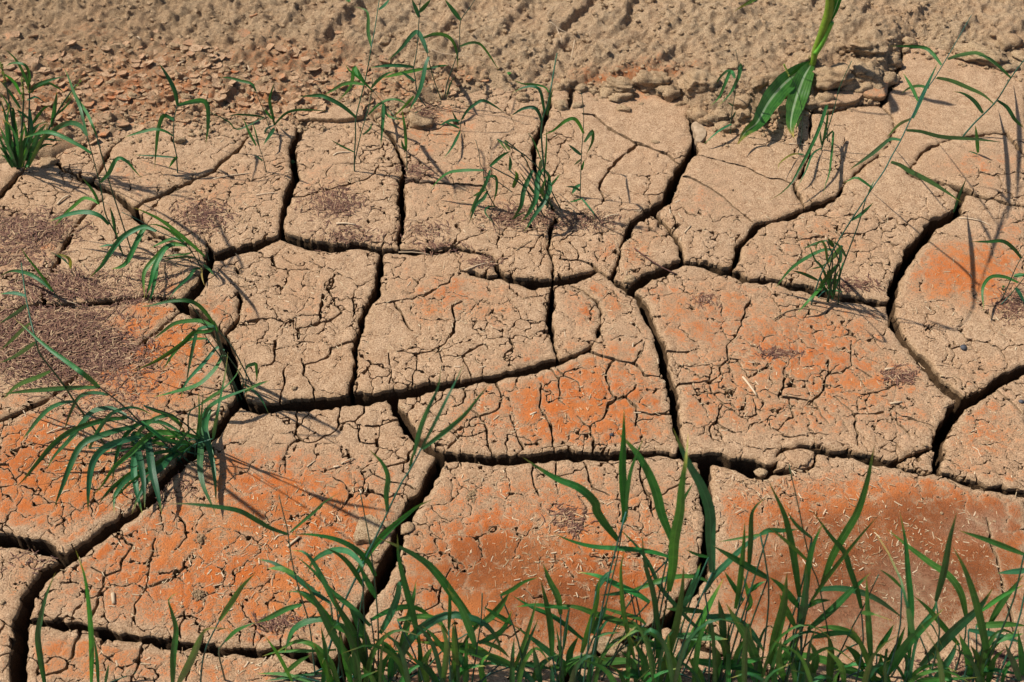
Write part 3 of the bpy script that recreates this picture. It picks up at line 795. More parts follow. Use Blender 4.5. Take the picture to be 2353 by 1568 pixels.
# --- crust tiles
n_tiles = 0
for outer, holes in tiles_l:
    lo = thin_loop(outer, 0.0013)
    if len(lo) < 5: continue
    loops2 = [lo] + [q for q in (thin_loop(h, 0.0013) for h in holes) if len(q) > 3]
    x0, x1, y0, y1 = lo[:, 0].min(), lo[:, 0].max(), lo[:, 1].min(), lo[:, 1].max()
    inside_view = -60 < topix((x0 + x1) / 2, (y0 + y1) / 2)[0] < 2413 and topix((x0 + x1) / 2, (y0 + y1) / 2)[1] < 1640
    step = 0.0062 if inside_view else 0.014
    PSTEP = step
    ax, ay = np.meshgrid(np.arange(x0, x1, step), np.arange(y0, y1, step))
    ax = ax.ravel() + RNG.uniform(-.3, .3, ax.size) * step; ay = ay.ravel() + RNG.uniform(-.3, .3, ay.size) * step
    k = sample(FALL, ax, ay) > 0.0034
    ax, ay = ax[k], ay[k]
    # keep only points of this tile
    if len(ax):
        px_, py_ = lo[:, 0], lo[:, 1]
        px2, py2 = np.roll(px_, -1), np.roll(py_, -1)
        cnt = np.zeros(len(ax), int)
        for c0 in range(0, len(ax), 400):
            A_, B_ = ax[c0:c0 + 400, None], ay[c0:c0 + 400, None]
            cnt[c0:c0 + 400] = (((py_ > B_) != (py2 > B_)) & (A_ < (px2 - px_) * (B_ - py_) / (py2 - py_ + 1e-15) + px_)).sum(1)
        k = cnt % 2 == 1
        ax, ay = ax[k], ay[k]
    # a ring a little way in from each edge, so that edges are rounded
    ring = []
    for l in loops2:
        tan = np.roll(l, -1, 0) - np.roll(l, 1, 0)
        tan /= np.linalg.norm(tan, axis=1)[:, None] + 1e-9
        inn = np.stack([-tan[:, 1], tan[:, 0]], 1)
        q = (l + inn * 0.0017)[::2]
        q = q[sample(FALL, q[:, 0], q[:, 1]) > 0.0010]
        ring.append(q)
    ring = np.concatenate(ring)
    pts = np.concatenate(loops2)
    idx, s = [], 0
    for l in loops2:
        idx.append(list(range(s, s + len(l)))); s += len(l)
    nb = s
    allp = np.concatenate([pts, ring, np.stack([ax, ay], 1)])
    V2, F2 = cdt(allp, idx)
    tri = np.array([f for f in F2 if len(f) == 3])
    if len(tri) == 0: continue
    tri = in_loops(tri, V2, loops2, PSTEP)
    cen = V2[tri].mean(1)
    tri = tri[sample(FALL, cen[:, 0], cen[:, 1]) > -0.00035]
    cx, cy = lo[:, 0].mean(), lo[:, 1].mean()
    tx, ty, tz = RNG.normal(0, 0.006), RNG.normal(0, 0.006), RNG.normal(0, 0.0005)
    x, y = V2[:, 0], V2[:, 1]
    fa = np.maximum(sample(FALL, x, y), 0); fb = np.maximum(sample(FBIG, x, y), 0)
    def topz(x, y, fa, fb):
        z = z_base(x, y) + tz + tx * (x - cx) + ty * (y - cy)
        z = z - 0.0007 * np.exp(-fa / 0.0010) - 0.0025 * np.exp(-fb / 0.0030) + 0.0005 * np.exp(-((fa - 0.004) / 0.004) ** 2)
        return z
    Zt = topz(x, y, fa, fb)
    st = blobs(STAIN, x, y) * sstep(0.002, 0.014, fb + 0.005 * vnoise(x, y, 0.02, 95)) * (0.55 + 0.45 * sstep(-0.0005, 0.004, fa))
    dp = blobs(DARK_BLOTCHES, x, y); pl = blobs(PALE, x, y)
    verts = [np.column_stack([V2, Zt])]; tris = [tri]
    raw = [0.55 * np.exp(-fb / 0.003)]; stn = [st]; dpn = [dp]; pln = [pl]
    off = len(V2)
    for l in loops2:
        n = len(l)
        fa_l = np.zeros(n); fb_l = np.maximum(sample(FBIG, l[:, 0], l[:, 1]), 0)
        zt = topz(l[:, 0], l[:, 1], fa_l, fb_l)
        tan = np.roll(l, -1, 0) - np.roll(l, 1, 0)
        tan /= np.linalg.norm(tan, axis=1)[:, None] + 1e-9
        out = np.stack([tan[:, 1], -tan[:, 0]], 1)
        edge = (fb_l < 0.002)
        d2 = np.where(edge, 0.0006 + 0.0014 * vnoise(l[:, 0], l[:, 1], 0.006, 111), 0.0)
        rows = [np.column_stack([l, zt]), np.column_stack([l + out * d2[:, None], zt * 0.5 - 0.5 * (TILE_T - z_base(l[:, 0], l[:, 1]))]),
                np.column_stack([l + out * (0.3 * d2[:, None]), z_base(l[:, 0], l[:, 1]) - TILE_T + 0.0008])]
        base = off
        verts += rows; off += 3 * n
        raw.append(np.concatenate([0.25 + 0.2 * edge, 0.75 + 0 * fa_l, np.ones(n)]))
        for lst in (stn, dpn, pln): lst.append(np.zeros(3 * n))
        a = np.arange(n); b = (a + 1) % n
        for r in range(2):
            p0, p1 = base + r * n, base + (r + 1) * n
            tris.append(np.stack([p0 + a, p1 + a, p1 + b], 1)); tris.append(np.stack([p0 + a, p1 + b, p0 + b], 1))
    V = np.concatenate(verts); T = np.concatenate(tris)
    # which plate carries it
    par, org = flat, np.zeros(3)
    q = ring[0] if len(ring) else lo[0]
    for (po, pl_, porg, b, ar) in plate_objs:
        if b[0] - .002 < q[0] < b[1] + .002 and b[2] - .002 < q[1] < b[3] + .002 and in_poly(q[0], q[1], pl_):
            par, org = po, porg; break
    c3 = np.array([cx, cy, 0.0])
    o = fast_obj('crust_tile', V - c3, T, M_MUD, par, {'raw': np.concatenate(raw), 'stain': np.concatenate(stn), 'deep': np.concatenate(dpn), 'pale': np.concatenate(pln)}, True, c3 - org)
    n_tiles += 1
print('plates', len(plate_objs), 'tiles', n_tiles)
# ------------------------------------------------------------------ loose soil with tyre tracks behind the flat
def soil_height(x, y):
    e = edge_y(x)
    s = y - e - 0.012 * vnoise(x, y, 0.05, 31) - 0.005 * vnoise(x, y, 0.014, 32)      # > 0 behind the edge
    px, _ = topix(x, np.minimum(y, 2.34))
    right = sstep(820, 1250, px)                       # the left end stays low and flaky
    ridge = sstep(1250, 1420, px) * (1 - sstep(2010, 2075, px))
    h = -0.030 + 0.036 * sstep(-0.030, 0.012, s)
    h = h + right * 0.014 * sstep(0.0, 0.10, s) + 0.016 * ridge * sstep(0.0, 0.05, s) * (0.7 + 0.5 * vnoise(x, y, 0.08, 201))
    # tyre tracks: two rows of slanting lug prints, steep on their right-hand side
    wob = 0.020 * vnoise(x, y, 0.15, 202) + 0.007 * vnoise(x, y, 0.04, 203) + 0.004 * vnoise(x, y, 0.012, 213)
    yy = y - 0.05 * (x - 0.3)
    tr = sstep(-0.9, -0.35, x)
    for (ya, yb, sp, ph, sl, amp) in ((2.19, 2.40, 0.135, 0.02, 0.55, 0.017), (2.03, 2.175, 0.125, 0.075, 0.75, 0.011), (2.42, 2.62, 0.14, 0.05, 0.55, 0.012)):
        u = (x - sl * (yy - ya) + ph + wob) / sp
        fu = u - np.floor(u)
        prof = sstep(0.0, 0.75, fu) * (1 - sstep(0.84, 0.97, fu))
        inside = sstep(ya - 0.02, ya + 0.025, yy + wob) * (1 - sstep(yb - 0.02, yb + 0.02, yy + wob))
        h = h + tr * inside * (0.75 + 0.6 * vnoise(x, y, 0.11, 214)) * (amp * prof - amp * 0.45)
        bank = np.exp(-((yy + wob - yb - 0.008) / 0.016) ** 2)
        h = h + tr * bank * 0.012 * (0.6 + 0.6 * vnoise(x, y, 0.05, 204))
    rough = sstep(0.0, 0.03, s)
    h = h + rough * (0.010 * fbm(x, y, 0.16, 205, 2) + 0.0085 * fbm(x, y, 0.045, 206, 3))
    lump = np.maximum(fbm(x, y, 0.020, 207, 3), 0)
    zone = 0.8 + 0.5 * (1 - right) + 0.5 * np.exp(-((s - 0.05) / 0.07) ** 2)
    h = h + rough * 0.014 * lump * zone - rough * 0.006 * np.abs(fbm(x, y, 0.03, 215, 2))
    h = h + rough * (0.006 * (0.5 - np.abs(vnoise(x, y, 0.024, 216))) + 0.0045 * (0.5 - np.abs(vnoise(x, y, 0.013, 217)))) + rough * 0.0036 * vnoise(x, y, 0.009, 208) + 0.0010 * vnoise(x, y, 0.0045, 209)
    return h

SX0, SX1, SY1 = -1.75, 1.75, 3.1
def soil_z(x, y):
    return soil_height(np.asarray(x, float), np.asarray(y, float))

def build_soil():
    xs = np.arange(SX0, SX1 + 1e-6, 0.0042)
    v = [0.0]
    while v[-1] < SY1 - 1.68:
        v.append(v[-1] + (0.0040 if v[-1] < 0.78 else 0.008))
    ys = 1.68 + np.array(v)
    XX, YY = np.meshgrid(xs, ys)
    XX = XX + 0.0012 * vnoise(XX, YY, 0.004, 211); YY = YY + 0.0012 * vnoise(XX, YY, 0.004, 212)
    Z = soil_height(XX, YY)
    rim = sstep(SX1 - 0.1, SX1, np.abs(XX)); Z = Z * (1 - rim) + 0.0 * rim
    S = YY - edge_y(XX)
    n, m = XX.shape
    idx = np.arange(n * m).reshape(n, m)
    keep = (S[:-1, :-1] > -0.06) | (S[1:, 1:] > -0.06)
    a, b, c, d = idx[:-1, :-1][keep], idx[:-1, 1:][keep], idx[1:, 1:][keep], idx[1:, :-1][keep]
    T = np.concatenate([np.stack([a, b, c], 1), np.stack([a, c, d], 1)])
    used = np.zeros(n * m, bool); used[T.ravel()] = True
    re = np.cumsum(used) - 1
    V = np.stack([XX.ravel(), YY.ravel(), Z.ravel()], 1)[used]
    T = re[T]
    px, py = topix(V[:, 0], V[:, 1])
    jx = 30 * vnoise(V[:, 0], V[:, 1], 0.07, 221); jy = 22 * vnoise(V[:, 0], V[:, 1], 0.05, 222)
    px, py = px + jx, py + jy
    st = np.zeros(len(V))
    for (bx, by, rx, ry, k) in ((330, 200, 360, 110, .55), (600, 230, 260, 70, .5), (640, 150, 230, 60, .5), (950, 200, 200, 40, .4), (1300, 60, 120, 40, .2), (1450, 185, 170, 30, .55), (120, 260, 160, 110, .5), (1900, 200, 120, 40, .3), (200, 90, 220, 60, .3)):
        st = np.maximum(st, k * np.exp(-(((px - bx) / rx) ** 2 + ((py - by) / ry) ** 2)))
    return fast_obj('loose_soil', V, T, M_SOIL, None, {'stain': st, 'raw': 0.42 * sstep(1000, 300, px) * sstep(330, 120, py - 60 * vnoise(V[:, 0], V[:, 1], 0.1, 223))})
soil = tag(build_soil(), 'rough tan soil pressed with slanting tyre lug prints', None, None, 'structure')

# ground that carries on around the place, level with the plates
def ring_ground():
    R = 40.0
    xs = [-R, X0 + .002, X1 - .002, R]
    v, f = [], []
    def quad(x0, y0, x1, y1, z=-0.003):
        k = len(v); v.extend([(x0, y0, z), (x1, y0, z), (x1, y1, z), (x0, y1, z)]); f.append((k, k + 1, k + 2, k + 3))
    quad(-R, -R, R, Y0 + .002)
    quad(-R, Y0 + .002, X0 + .002, 1.66); quad(X1 - .002, Y0 + .002, R, 1.66)
    quad(-R, 1.66, SX0 + .01, R); quad(SX1 - .01, 1.66, R, R)
    quad(SX0 + .01, SY1 - .01, SX1 - .01, R, 0.002)
    quad(SX0 + .01, 1.66, X0 + .002, SY1 - .01, -0.035); quad(X1 - .002, 1.66, SX1 - .01, SY1 - .01, -0.035)
    quad(X0 + .002, Y1 - .002, X1 - .002, SY1 - .01, -0.036)
    return mesh_obj('ground', v, f, M_SOIL)
tag(ring_ground(), 'bare dry ground around the cracked flat', None, None, 'structure')

# ------------------------------------------------------------------ helpers for lumps
def ico(sub):
    import bmesh
    bm = bmesh.new(); bmesh.ops.create_icosphere(bm, subdivisions=sub, radius=1.0)
    v = np.array([q.co[:] for q in bm.verts]); t = np.array([[w.index for w in f.verts] for f in bm.faces])
    bm.free(); return v, t
ICO = {k: ico(k) for k in (1, 2, 3, 4)}

def noise3(P, scale, seed):
    return (vnoise(P[:, 0] + 5.1 * P[:, 2], P[:, 1] + 3.7 * P[:, 2], scale, seed) + vnoise(P[:, 1] + 2.3 * P[:, 0], P[:, 2] - 1.9 * P[:, 0], scale, seed + 1)) * 0.6

def lump_mesh(rx, ry, rz, sub, seed, rough=0.22, cut=0, flat_top=0.0):
    v, t = ICO[sub]
    v = v.copy()
    rs = np.random.default_rng(seed)
    for _ in range(cut):                       # planes that break the lump into facets
        n = rs.normal(size=3); n /= np.linalg.norm(n)
        d = rs.uniform(0.55, 0.85)
        k = np.maximum(v @ n - d, 0)
        v = v - k[:, None] * n * 0.9
    o = rs.uniform(0, 50, 3)
    q = v + o
    v = v * (1 + rough * noise3(q, 0.9, 301)[:, None] + rough * 0.55 * noise3(q, 0.38, 303)[:, None] + (rough * 0.3 * noise3(q, 0.16, 305)[:, None] if sub > 2 else 0) + (rough * 0.18 * noise3(q, 0.07, 307)[:, None] if sub > 3 else 0))
    if flat_top: v[:, 2] = np.minimum(v[:, 2], flat_top + 0.05 * noise3(q, 0.3, 309))
    return v * np.array([rx, ry, rz]), t

REG = {'a': 0.0, 'b': 391.8, 'c': 783.6, 'd': 1175.3}
def reg(code, x, y):
    """a spot on one enlarged tile of the photograph -> photo pixels"""
    s = 0.25 if code[0] != 'd' and code != 'c3' else (0.43736 if code == 'c3' else 0.4387)
    return 588.25 * int(code[1]) + x * s, REG[code[0]] + y * s
def regscale(code):
    return 0.25 if code[0] != 'd' and code != 'c3' else 0.438

_zs, _zn = 0.004, (int(3.5 / 0.004) + 1, int(2.7 / 0.004) + 1)
_zx, _zy = np.meshgrid(-1.75 + _zs * np.arange(_zn[0]), 0.45 + _zs * np.arange(_zn[1]))
ZSURF = z_base(_zx, _zy)
_zk = _zy[:, 0] > 1.68
ZSURF[_zk] = np.maximum(ZSURF[_zk], soil_height(_zx[_zk], _zy[_zk]))
def surf_z(x, y):
    i = int((x + 1.75) / _zs + .5); j = int((y - 0.45) / _zs + .5)
    if 0 <= i < _zn[0] and 0 <= j < _zn[1]: return float(ZSURF[j, i])
    return surf_z_slow(x, y)
def surf_z_slow(x, y):
    z1 = float(z_base(np.array([x]), np.array([y]))[0]); z2 = float(soil_z(np.array([x]), np.array([y]))[0]) if y > 1.7 else -1
    return max(z1, z2)

# name, tile, x, y, half width, half height (in enlarged pixels), relative height, facets, material, label
SOILC, ST, DK = M_CLOD, M_STONE, M_DARKSTONE
CLODS = [
 ('soil_clod', 'a3', 580, 650, 170, 150, .75, 3, SOILC, 'large crumbling soil clod just below the maize stalk, layered and cracked'),
 ('soil_clod', 'a3', 880, 590, 150, 150, .85, 4, SOILC, 'tall angular soil clod to the right of the layered clod by the maize'),
 ('soil_clod', 'a3', 1120, 560, 92, 75, .8, 1, SOILC, 'rounded soil clod at the tip of the big smooth corner slab'),
 ('soil_clod', 'a3', 1950, 400, 215, 120, .5, 4, SOILC, 'broad smooth boulder-like clod behind the corner slab at upper right'),
 ('soil_clod', 'a3', 2220, 330, 110, 95, .7, 3, SOILC, 'dark-shadowed soil clod behind the broad smooth clod at upper right'),
 ('soil_clod', 'a3', 330, 520, 90, 70, .7, 2, SOILC, 'small soil clod directly left of the maize stalk base'),
 ('soil_clod', 'a3', 1100, 690, 70, 50, .7, 3, SOILC, 'blocky soil clod under the rounded clod beside the corner slab'),
 ('soil_clod', 'a3', 60, 690, 120, 110, .7, 2, SOILC, 'soil clod behind the drooping maize leaf'),
 ('soil_clod', 'a3', 640, 430, 100, 45, .6, 3, SOILC, 'low flat clod behind the layered clod by the maize'),
 ('soil_clod', 'a3', 900, 430, 150, 50, .6, 3, SOILC, 'long clod lying behind the angular clod by the maize'),
 ('soil_clod', 'a3', 2140, 590, 120, 50, .5, 3, SOILC, 'small flat clod on the back edge of the corner slab'),
 ('soil_clod', 'a3', 2310, 490, 70, 70, .7, 2, SOILC, 'soil clod at the right picture edge beyond the corner slab'),
 ('soil_clod', 'a2', 1290, 690, 160, 80, .8, 2, SOILC, 'broad lumpy clod on the soil ridge above the smooth plate'),
 ('soil_clod', 'a2', 1460, 730, 115, 105, .8, 2, SOILC, 'knobbly clod between the broad lumpy clod and the wide crack'),
 ('soil_clod', 'a2', 1710, 710, 165, 160, .7, 2, SOILC, 'biggest lump of soil right of the dark gap in the ridge'),
 ('soil_clod', 'a2', 1815, 1005, 76, 90, .9, 3, SOILC, 'egg-shaped clod standing alone below the ridge beside the wide crack'),
 ('soil_clod', 'a2', 2140, 1025, 90, 85, .8, 4, SOILC, 'square clod split by vertical cracks next to the maize leaf'),
 ('soil_clod', 'a2', 2020, 580, 95, 75, .8, 3, SOILC, 'pale smooth clod on top of the ridge behind a grass shoot'),
 ('soil_clod', 'a2', 2130, 830, 110, 90, .7, 2, SOILC, 'clod in the hollow behind the square split clod'),
 ('soil_clod', 'a2', 1930, 920, 75, 60, .7, 2, SOILC, 'small clod behind the egg-shaped clod'),
 ('soil_clod', 'a2', 2280, 700, 95, 85, .7, 2, SOILC, 'clod right of the pale smooth one on the ridge'),
 ('soil_clod', 'a2', 960, 715, 135, 62, .7, 2, SOILC, 'long crumbly clod at the left end of the ridge'),
 ('soil_clod', 'a2', 1090, 860, 62, 42, .8, 2, SOILC, 'small clod fallen from the ridge onto the smooth plate'),
 ('soil_clod', 'a2', 1240, 872, 36, 30, .8, 3, SOILC, 'tiny clod on the smooth plate just below the ridge'),
 ('soil_clod', 'a2', 1010, 995, 80, 48, .6, 1, SOILC, 'hooked crumbly clod lying in the middle of the smooth plate'),
 ('soil_clod', 'a2', 1175, 950, 30, 42, .8, 2, SOILC, 'narrow upright clod right of the hooked clod'),
 ('soil_clod', 'a2', 450, 945, 68, 68, .8, 2, SOILC, 'round clod on the left lip of the short crack below the ridge'),
 ('soil_clod', 'a2', 600, 960, 52, 45, .6, 3, SOILC, 'flat clod on the right lip of the short crack below the ridge'),
 ('soil_clod', 'a2', 885, 840, 70, 58, .8, 2, SOILC, 'crumbly clod under the long clod at the left end of the ridge'),
 ('soil_clod', 'a2', 105, 880, 62, 60, .8, 2, SOILC, 'round clod beside the grass tuft in the middle of the back edge'),
 ('soil_clod', 'a2', 450, 790, 70, 50, .8, 2, SOILC, 'pair-like clod above the short crack below the ridge'),
 ('soil_clod', 'a2', 1310, 1305, 45, 22, .7, 1, SOILC, 'small crumb of soil near the lower tip of the smooth plate'),
 ('soil_clod', 'a1', 1180, 380, 75, 40, .7, 2, SOILC, 'low clod in the soil between two tall grass stems'),
 ('soil_clod', 'a1', 1500, 1085, 112, 95, .75, 1, SOILC, 'straw-covered root clod under a grass stem, on the middle back plate'),
 ('mud_fragment', 'a1', 1340, 1000, 72, 48, .4, 4, SOILC, 'flat mud fragment left of the straw-covered root clod'),
 ('mud_fragment', 'a0', 1110, 420, 42, 42, .9, 4, SOILC, 'dark angular mud fragment standing up among the flakes'),
 ('mud_fragment', 'a0', 800, 725, 42, 32, .8, 4, SOILC, 'small mud fragment near the grass clump on the left edge'),
 ('mud_fragment', 'a0', 1620, 420, 58, 34, .5, 4, SOILC, 'flat pale mud fragment above the middle of the flaky patch'),
 ('mud_fragment', 'a0', 1720, 880, 62, 42, .7, 5, SOILC, 'dark overhanging mud fragment behind a bent grass stem'),
 ('pebble', 'a0', 1712, 716, 26, 20, .8, 3, ST, 'greyish pebble in the flaky soil at upper left'),
 ('mud_fragment', 'a0', 1235, 858, 62, 30, .5, 4, SOILC, 'thin mud fragment in the centre of the flaky patch'),
 ('mud_fragment', 'a0', 440, 1470, 92, 62, .5, 5, SOILC, 'brick-like mud fragment at the foot of the left grass clump'),
 ('soil_clod', 'a0', 1650, 1285, 52, 42, .9, 2, SOILC, 'lumpy clod beside the single bent grass plant at upper left'),
 ('mud_fragment', 'a1', 70, 660, 60, 70, .6, 4, SOILC, 'blocky mud fragment in the reddish soil left of the tall stems'),
 ('mud_fragment', 'a1', 690, 600, 50, 34, .6, 4, SOILC, 'angular mud fragment left of the tallest grass stem'),
 ('pebble', 'c2', 915, 855, 20, 20, .9, 2, DK, 'dark pebble on the orange plate at the centre'),
 ('pebble', 'c3', 1028, 27, 18, 22, .8, 4, DK, 'dark angular stone on the plate at the right edge'),
 ('pebble', 'c3', 1330, 312, 14, 17, .8, 3, DK, 'dark grey pebble on the small plate at the lower right edge'),
 ('mud_fragment', 'd1', 690, 62, 32, 24, .6, 3, SOILC, 'crumbled mud fragment right of the flat grey stone'),
 ('mud_fragment', 'd1', 795, 60, 34, 60, .5, 4, SOILC, 'mud fragment bridging the crack right of the flat grey stone'),
 ('soil_clod', 'c1', 352, 432, 30, 22, .9, 2, SOILC, 'small dark clod on the front of the left centre plate'),
 ('mud_fragment', 'd2', 520, 690, 95, 52, .6, 4, SOILC, 'broken mud fragment behind the front grass at lower centre'),
 ('soil_clod', 'b2', 1080, 985, 60, 45, .5, 2, SOILC, 'crumbled corner of mud by the middle crack junction'),
 ('soil_clod', 'c2', 2290, 1180, 60, 60, .5, 3, SOILC, 'crumbled lip of mud left of the loose rounded block'),
]
def place_lump(name, code, zx, zy, hw, hh, rel, cut, mat, label, cat=None, seed=0):
    px, py = reg(code, zx, zy + hh * 0.5)
    sc_ = regscale(code)
    p = gnd(px, py)
    p = gnd(px, py, surf_z(p[0], p[1]))
    m = mpp(px, py)
    rx = hw * sc_ * m * 1.12
    rv = hh * sc_ * m                                   # half extent seen, made of depth and height
    rz = rel * rx * 0.8
    ry = min(max(rv / (math.sin(PITCH) + rel * 0.5), 0.45 * rx), 1.15 * rx)
    z = surf_z(p[0], p[1])
    big = rx > 0.02
    v, t = lump_mesh(rx, ry, max(rz, 0.003), 4 if rx > 0.035 else (3 if rx > 0.012 else 2), seed, 0.36 if mat is SOILC else 0.10, cut + (3 if mat is SOILC and cut else 0))
    a = random.uniform(-.4, .4)
    v = v @ np.array([[math.cos(a), math.sin(a), 0], [-math.sin(a), math.cos(a), 0], [0, 0, 1]])
    bottom = np.quantile(v[:, 2], 0.30)
    at = {'stain': np.full(len(v), 0.0), 'raw': np.full(len(v), 0.1)} if mat is SOILC else None
    o = fast_obj(name, v, t, mat, None, at, True, (p[0], p[1], z - bottom * 0.8 - (0.001 if big else 0)))
    tag(o, label, cat or {'soil_clod': 'clod', 'mud_fragment': 'mud fragment', 'pebble': 'pebble', 'stone_block': 'stone'}[name], {'soil_clod': 'clods along the soil ridge', 'mud_fragment': 'loose mud fragments', 'pebble': 'pebbles', 'stone_block': None}[name])
    return o
for i, c in enumerate(CLODS):
    place_lump(*c, seed=500 + i)

# worm casts: little heaps of pellets
for code, zx, zy, hw_, hh_, label in (('c1', 1985, 1440, 60, 60, 'worm cast of grey soil pellets on the lower centre plate'), ('d0', 1055, 160, 26, 36, 'worm cast of pellets on the lower left orange plate, farther one'), ('d0', 1042, 440, 40, 30, 'worm cast of pellets on the lower left orange plate, nearer one')):
    px, py = reg(code, zx, zy); p = gnd(px, py); m = mpp(px, py) * regscale(code)
    q = np.random.default_rng(int(zx))
    Vs, Ts, off = [], [], 0
    for _ in range(60):
        u, v = q.normal(0, .42, 2)
        r = q.uniform(.0009, .0026)
        Vs.append(ICO[1][0] * (1 + q.uniform(-.25, .25, (len(ICO[1][0]), 1))) * r + np.array([u * hw_ * m, v * hh_ * m * 1.2, r * .5 + .004 * q.random() * math.exp(-2 * (u * u + v * v))])); Ts.append(ICO[1][1] + off); off += len(ICO[1][0])
    o = fast_obj('worm_cast', np.concatenate(Vs), np.concatenate(Ts), M_CLOD, None, {'raw': np.full(off, .6)}, False, (p[0], p[1], surf_z(p[0], p[1])))
    tag(o, label, 'worm cast', 'worm casts', 'stuff')

# small slabs of mud that lie loose on the flat (outline traced, real thickness)
def slab(name, code, pts, thick, lift, mat, label, cat, st=0.0, tilt=(0, 0)):
    W = np.array([gnd(*reg(code, *p))[:2] for p in pts])
    # finer, uneven outline
    out = []
    n = len(W)
    for i in range(n):
        a, b = W[i], W[(i + 1) % n]
        k = max(2, int(np.linalg.norm(b - a) / 0.004))
        for j in range(k):
            out.append(a + (b - a) * j / k)
    L = np.array(out)
    L = L + np.stack([0.0016 * vnoise(L[:, 0], L[:, 1], 0.008, 401), 0.0016 * vnoise(L[:, 0], L[:, 1], 0.008, 402)], 1)
    if area(L) < 0: L = L[::-1]
    c = L.mean(0)
    zc = surf_z(*c) + lift
    x0, y0 = L.min(0); x1, y1 = L.max(0)
    gxx, gyy = np.meshgrid(np.arange(x0, x1, .006), np.arange(y0, y1, .006))
    ins = np.array([q for q in zip(gxx.ravel(), gyy.ravel()) if in_poly(q[0], q[1], L) and np.min(np.hypot(L[:, 0] - q[0], L[:, 1] - q[1])) > .003])
    allp = np.concatenate([L, ins]) if len(ins) else L
    V2, F2 = cdt(allp, [list(range(len(L)))])
    tri = np.array([f for f in F2 if len(f) == 3])
    tri = tri[[in_poly(*V2[f].mean(0), L) for f in tri]]
    def zt(q): return zc + tilt[0] * (q[:, 0] - c[0]) + tilt[1] * (q[:, 1] - c[1]) + 0.0012 * vnoise(q[:, 0], q[:, 1], 0.015, 403)
    n = len(L)
    tan = np.roll(L, -1, 0) - np.roll(L, 1, 0); tan /= np.linalg.norm(tan, axis=1)[:, None]
    o_ = np.stack([tan[:, 1], -tan[:, 0]], 1)
    zl = zt(L)
    rows = [np.column_stack([L, zl])]
    for k, d in ((0.15, .0012), (0.5, .0016), (0.8, .0006), (1.0, -.001)):
        rows.append(np.column_stack([L + o_ * (d + 0.001 * vnoise(L[:, 0], L[:, 1] + k, 0.006, 404))[:, None], zl - thick * k]))
    edge = np.array([np.min(np.hypot(L[:, 0] - q[0], L[:, 1] - q[1])) for q in V2])
    V = [np.column_stack([V2, zt(V2) - 0.0012 * np.exp(-edge / .002)])]; T = [tri]
    rows[0][:, 2] -= 0.0012
    off = len(V2)
    raw = [np.zeros(len(V2))]
    for r, q in enumerate(rows):
        V.append(q); raw.append(np.full(n, 0.2 + 0.5 * (r > 0)))
    a = np.arange(n); b = (a + 1) % n
    for r in range(len(rows) - 1):
        p0, p1 = off + r * n, off + (r + 1) * n
        T.append(np.stack([p0 + a, p1 + a, p1 + b], 1)); T.append(np.stack([p0 + a, p1 + b, p0 + b], 1))
    V = np.concatenate(V); org = np.array([c[0], c[1], zc - thick])
    o = fast_obj(name, V - org, np.concatenate(T), mat, None, {'raw': np.concatenate(raw), 'stain': np.full(len(V), st)}, True, org)
    return tag(o, label, cat, 'loose mud slabs')
slab('mud_slab', 'a1', [(490, 1070), (560, 1040), (720, 1010), (930, 985), (975, 1010), (985, 1080), (900, 1105), (760, 1120), (600, 1110), (510, 1105)], 0.016, 0.013, M_MUD, 'long upturned mud slab on the back edge, left of the tall grass stems', 'mud slab')
slab('mud_slab', 'a1', [(370, 1075), (430, 1050), (490, 1060), (490, 1100), (400, 1115)], 0.010, 0.008, M_MUD, 'short mud slab at the head of the left vertical crack', 'mud slab')
slab('mud_slab', 'a3', [(380, 930), (560, 880), (830, 850), (860, 900), (800, 960), (640, 985), (480, 990)], 0.014, 0.012, M_MUD, 'thin curved mud slab below the layered clod by the maize', 'mud slab', 0.2)
slab('mud_slab', 'a3', [(880, 830), (1080, 760), (1085, 870), (1060, 930), (960, 935), (870, 910)], 0.014, 0.013, M_MUD, 'orange-topped mud slab touching the corner slab', 'mud slab', 0.35)
slab('mud_slab', 'a3', [(1800, 540), (1930, 570), (2060, 590), (2200, 640), (2130, 650), (1950, 620)], 0.012, 0.012, M_MUD, 'narrow cracked mud slab along the back of the corner plate', 'mud slab')

slab('stone_block', 'a2', [(1655, 1135), (1700, 1112), (1750, 1150), (1780, 1200), (1782, 1250), (1725, 1310), (1690, 1300), (1692, 1235)], 0.03, 0.002, M_STONE, 'flat pale stone wedged in the wide crack below the egg-shaped clod', 'stone')
slab('stone_block', 'd1', [(520, 140), (552, 60), (600, 45), (640, 70), (676, 105), (640, 160), (580, 165), (532, 172)], 0.020, 0.013, M_CLOD, 'flat angular pale stone beside the crack in the lower middle', 'stone', 0, (0.05, 0.2))
slab('mud_block', 'c3', [(55, 625), (85, 590), (120, 568), (190, 562), (250, 592), (228, 655), (140, 668), (60, 655)], 0.04, -0.004, M_MUD, 'loose rounded block lying in the bend of the lower right crack', 'mud block')
slab('mud_block', 'c3', [(700, 640), (735, 605), (770, 600), (800, 628), (835, 590), (870, 582), (866, 675), (790, 680), (725, 668)], 0.03, -0.010, M_MUD, 'jagged broken block at the junction of the lower right cracks', 'mud block', 0, (0.1, 0.3))

# lesser clods that fill the ridge between the named ones
_rr = np.random.default_rng(321)
_n = 0
while _n < 70:
    zx, zy = _rr.uniform(1250, 2090), 0
    ex_ = float(np.interp(zx, [p[0] for p in EDGE], [p[1] for p in EDGE]))
    py_ = ex_ - abs(_rr.normal(0, 26)) + 6
    hw_ = 12 + 46 * _rr.random() ** 2
    place_lump('soil_clod', 'a0', zx * 4, py_ * 4, hw_ * 2.2, hw_ * 1.7, .75, 2, M_CLOD, 'lesser soil clod packed among the bigger ones on the ridge', None, 900 + _n)
    _n += 1

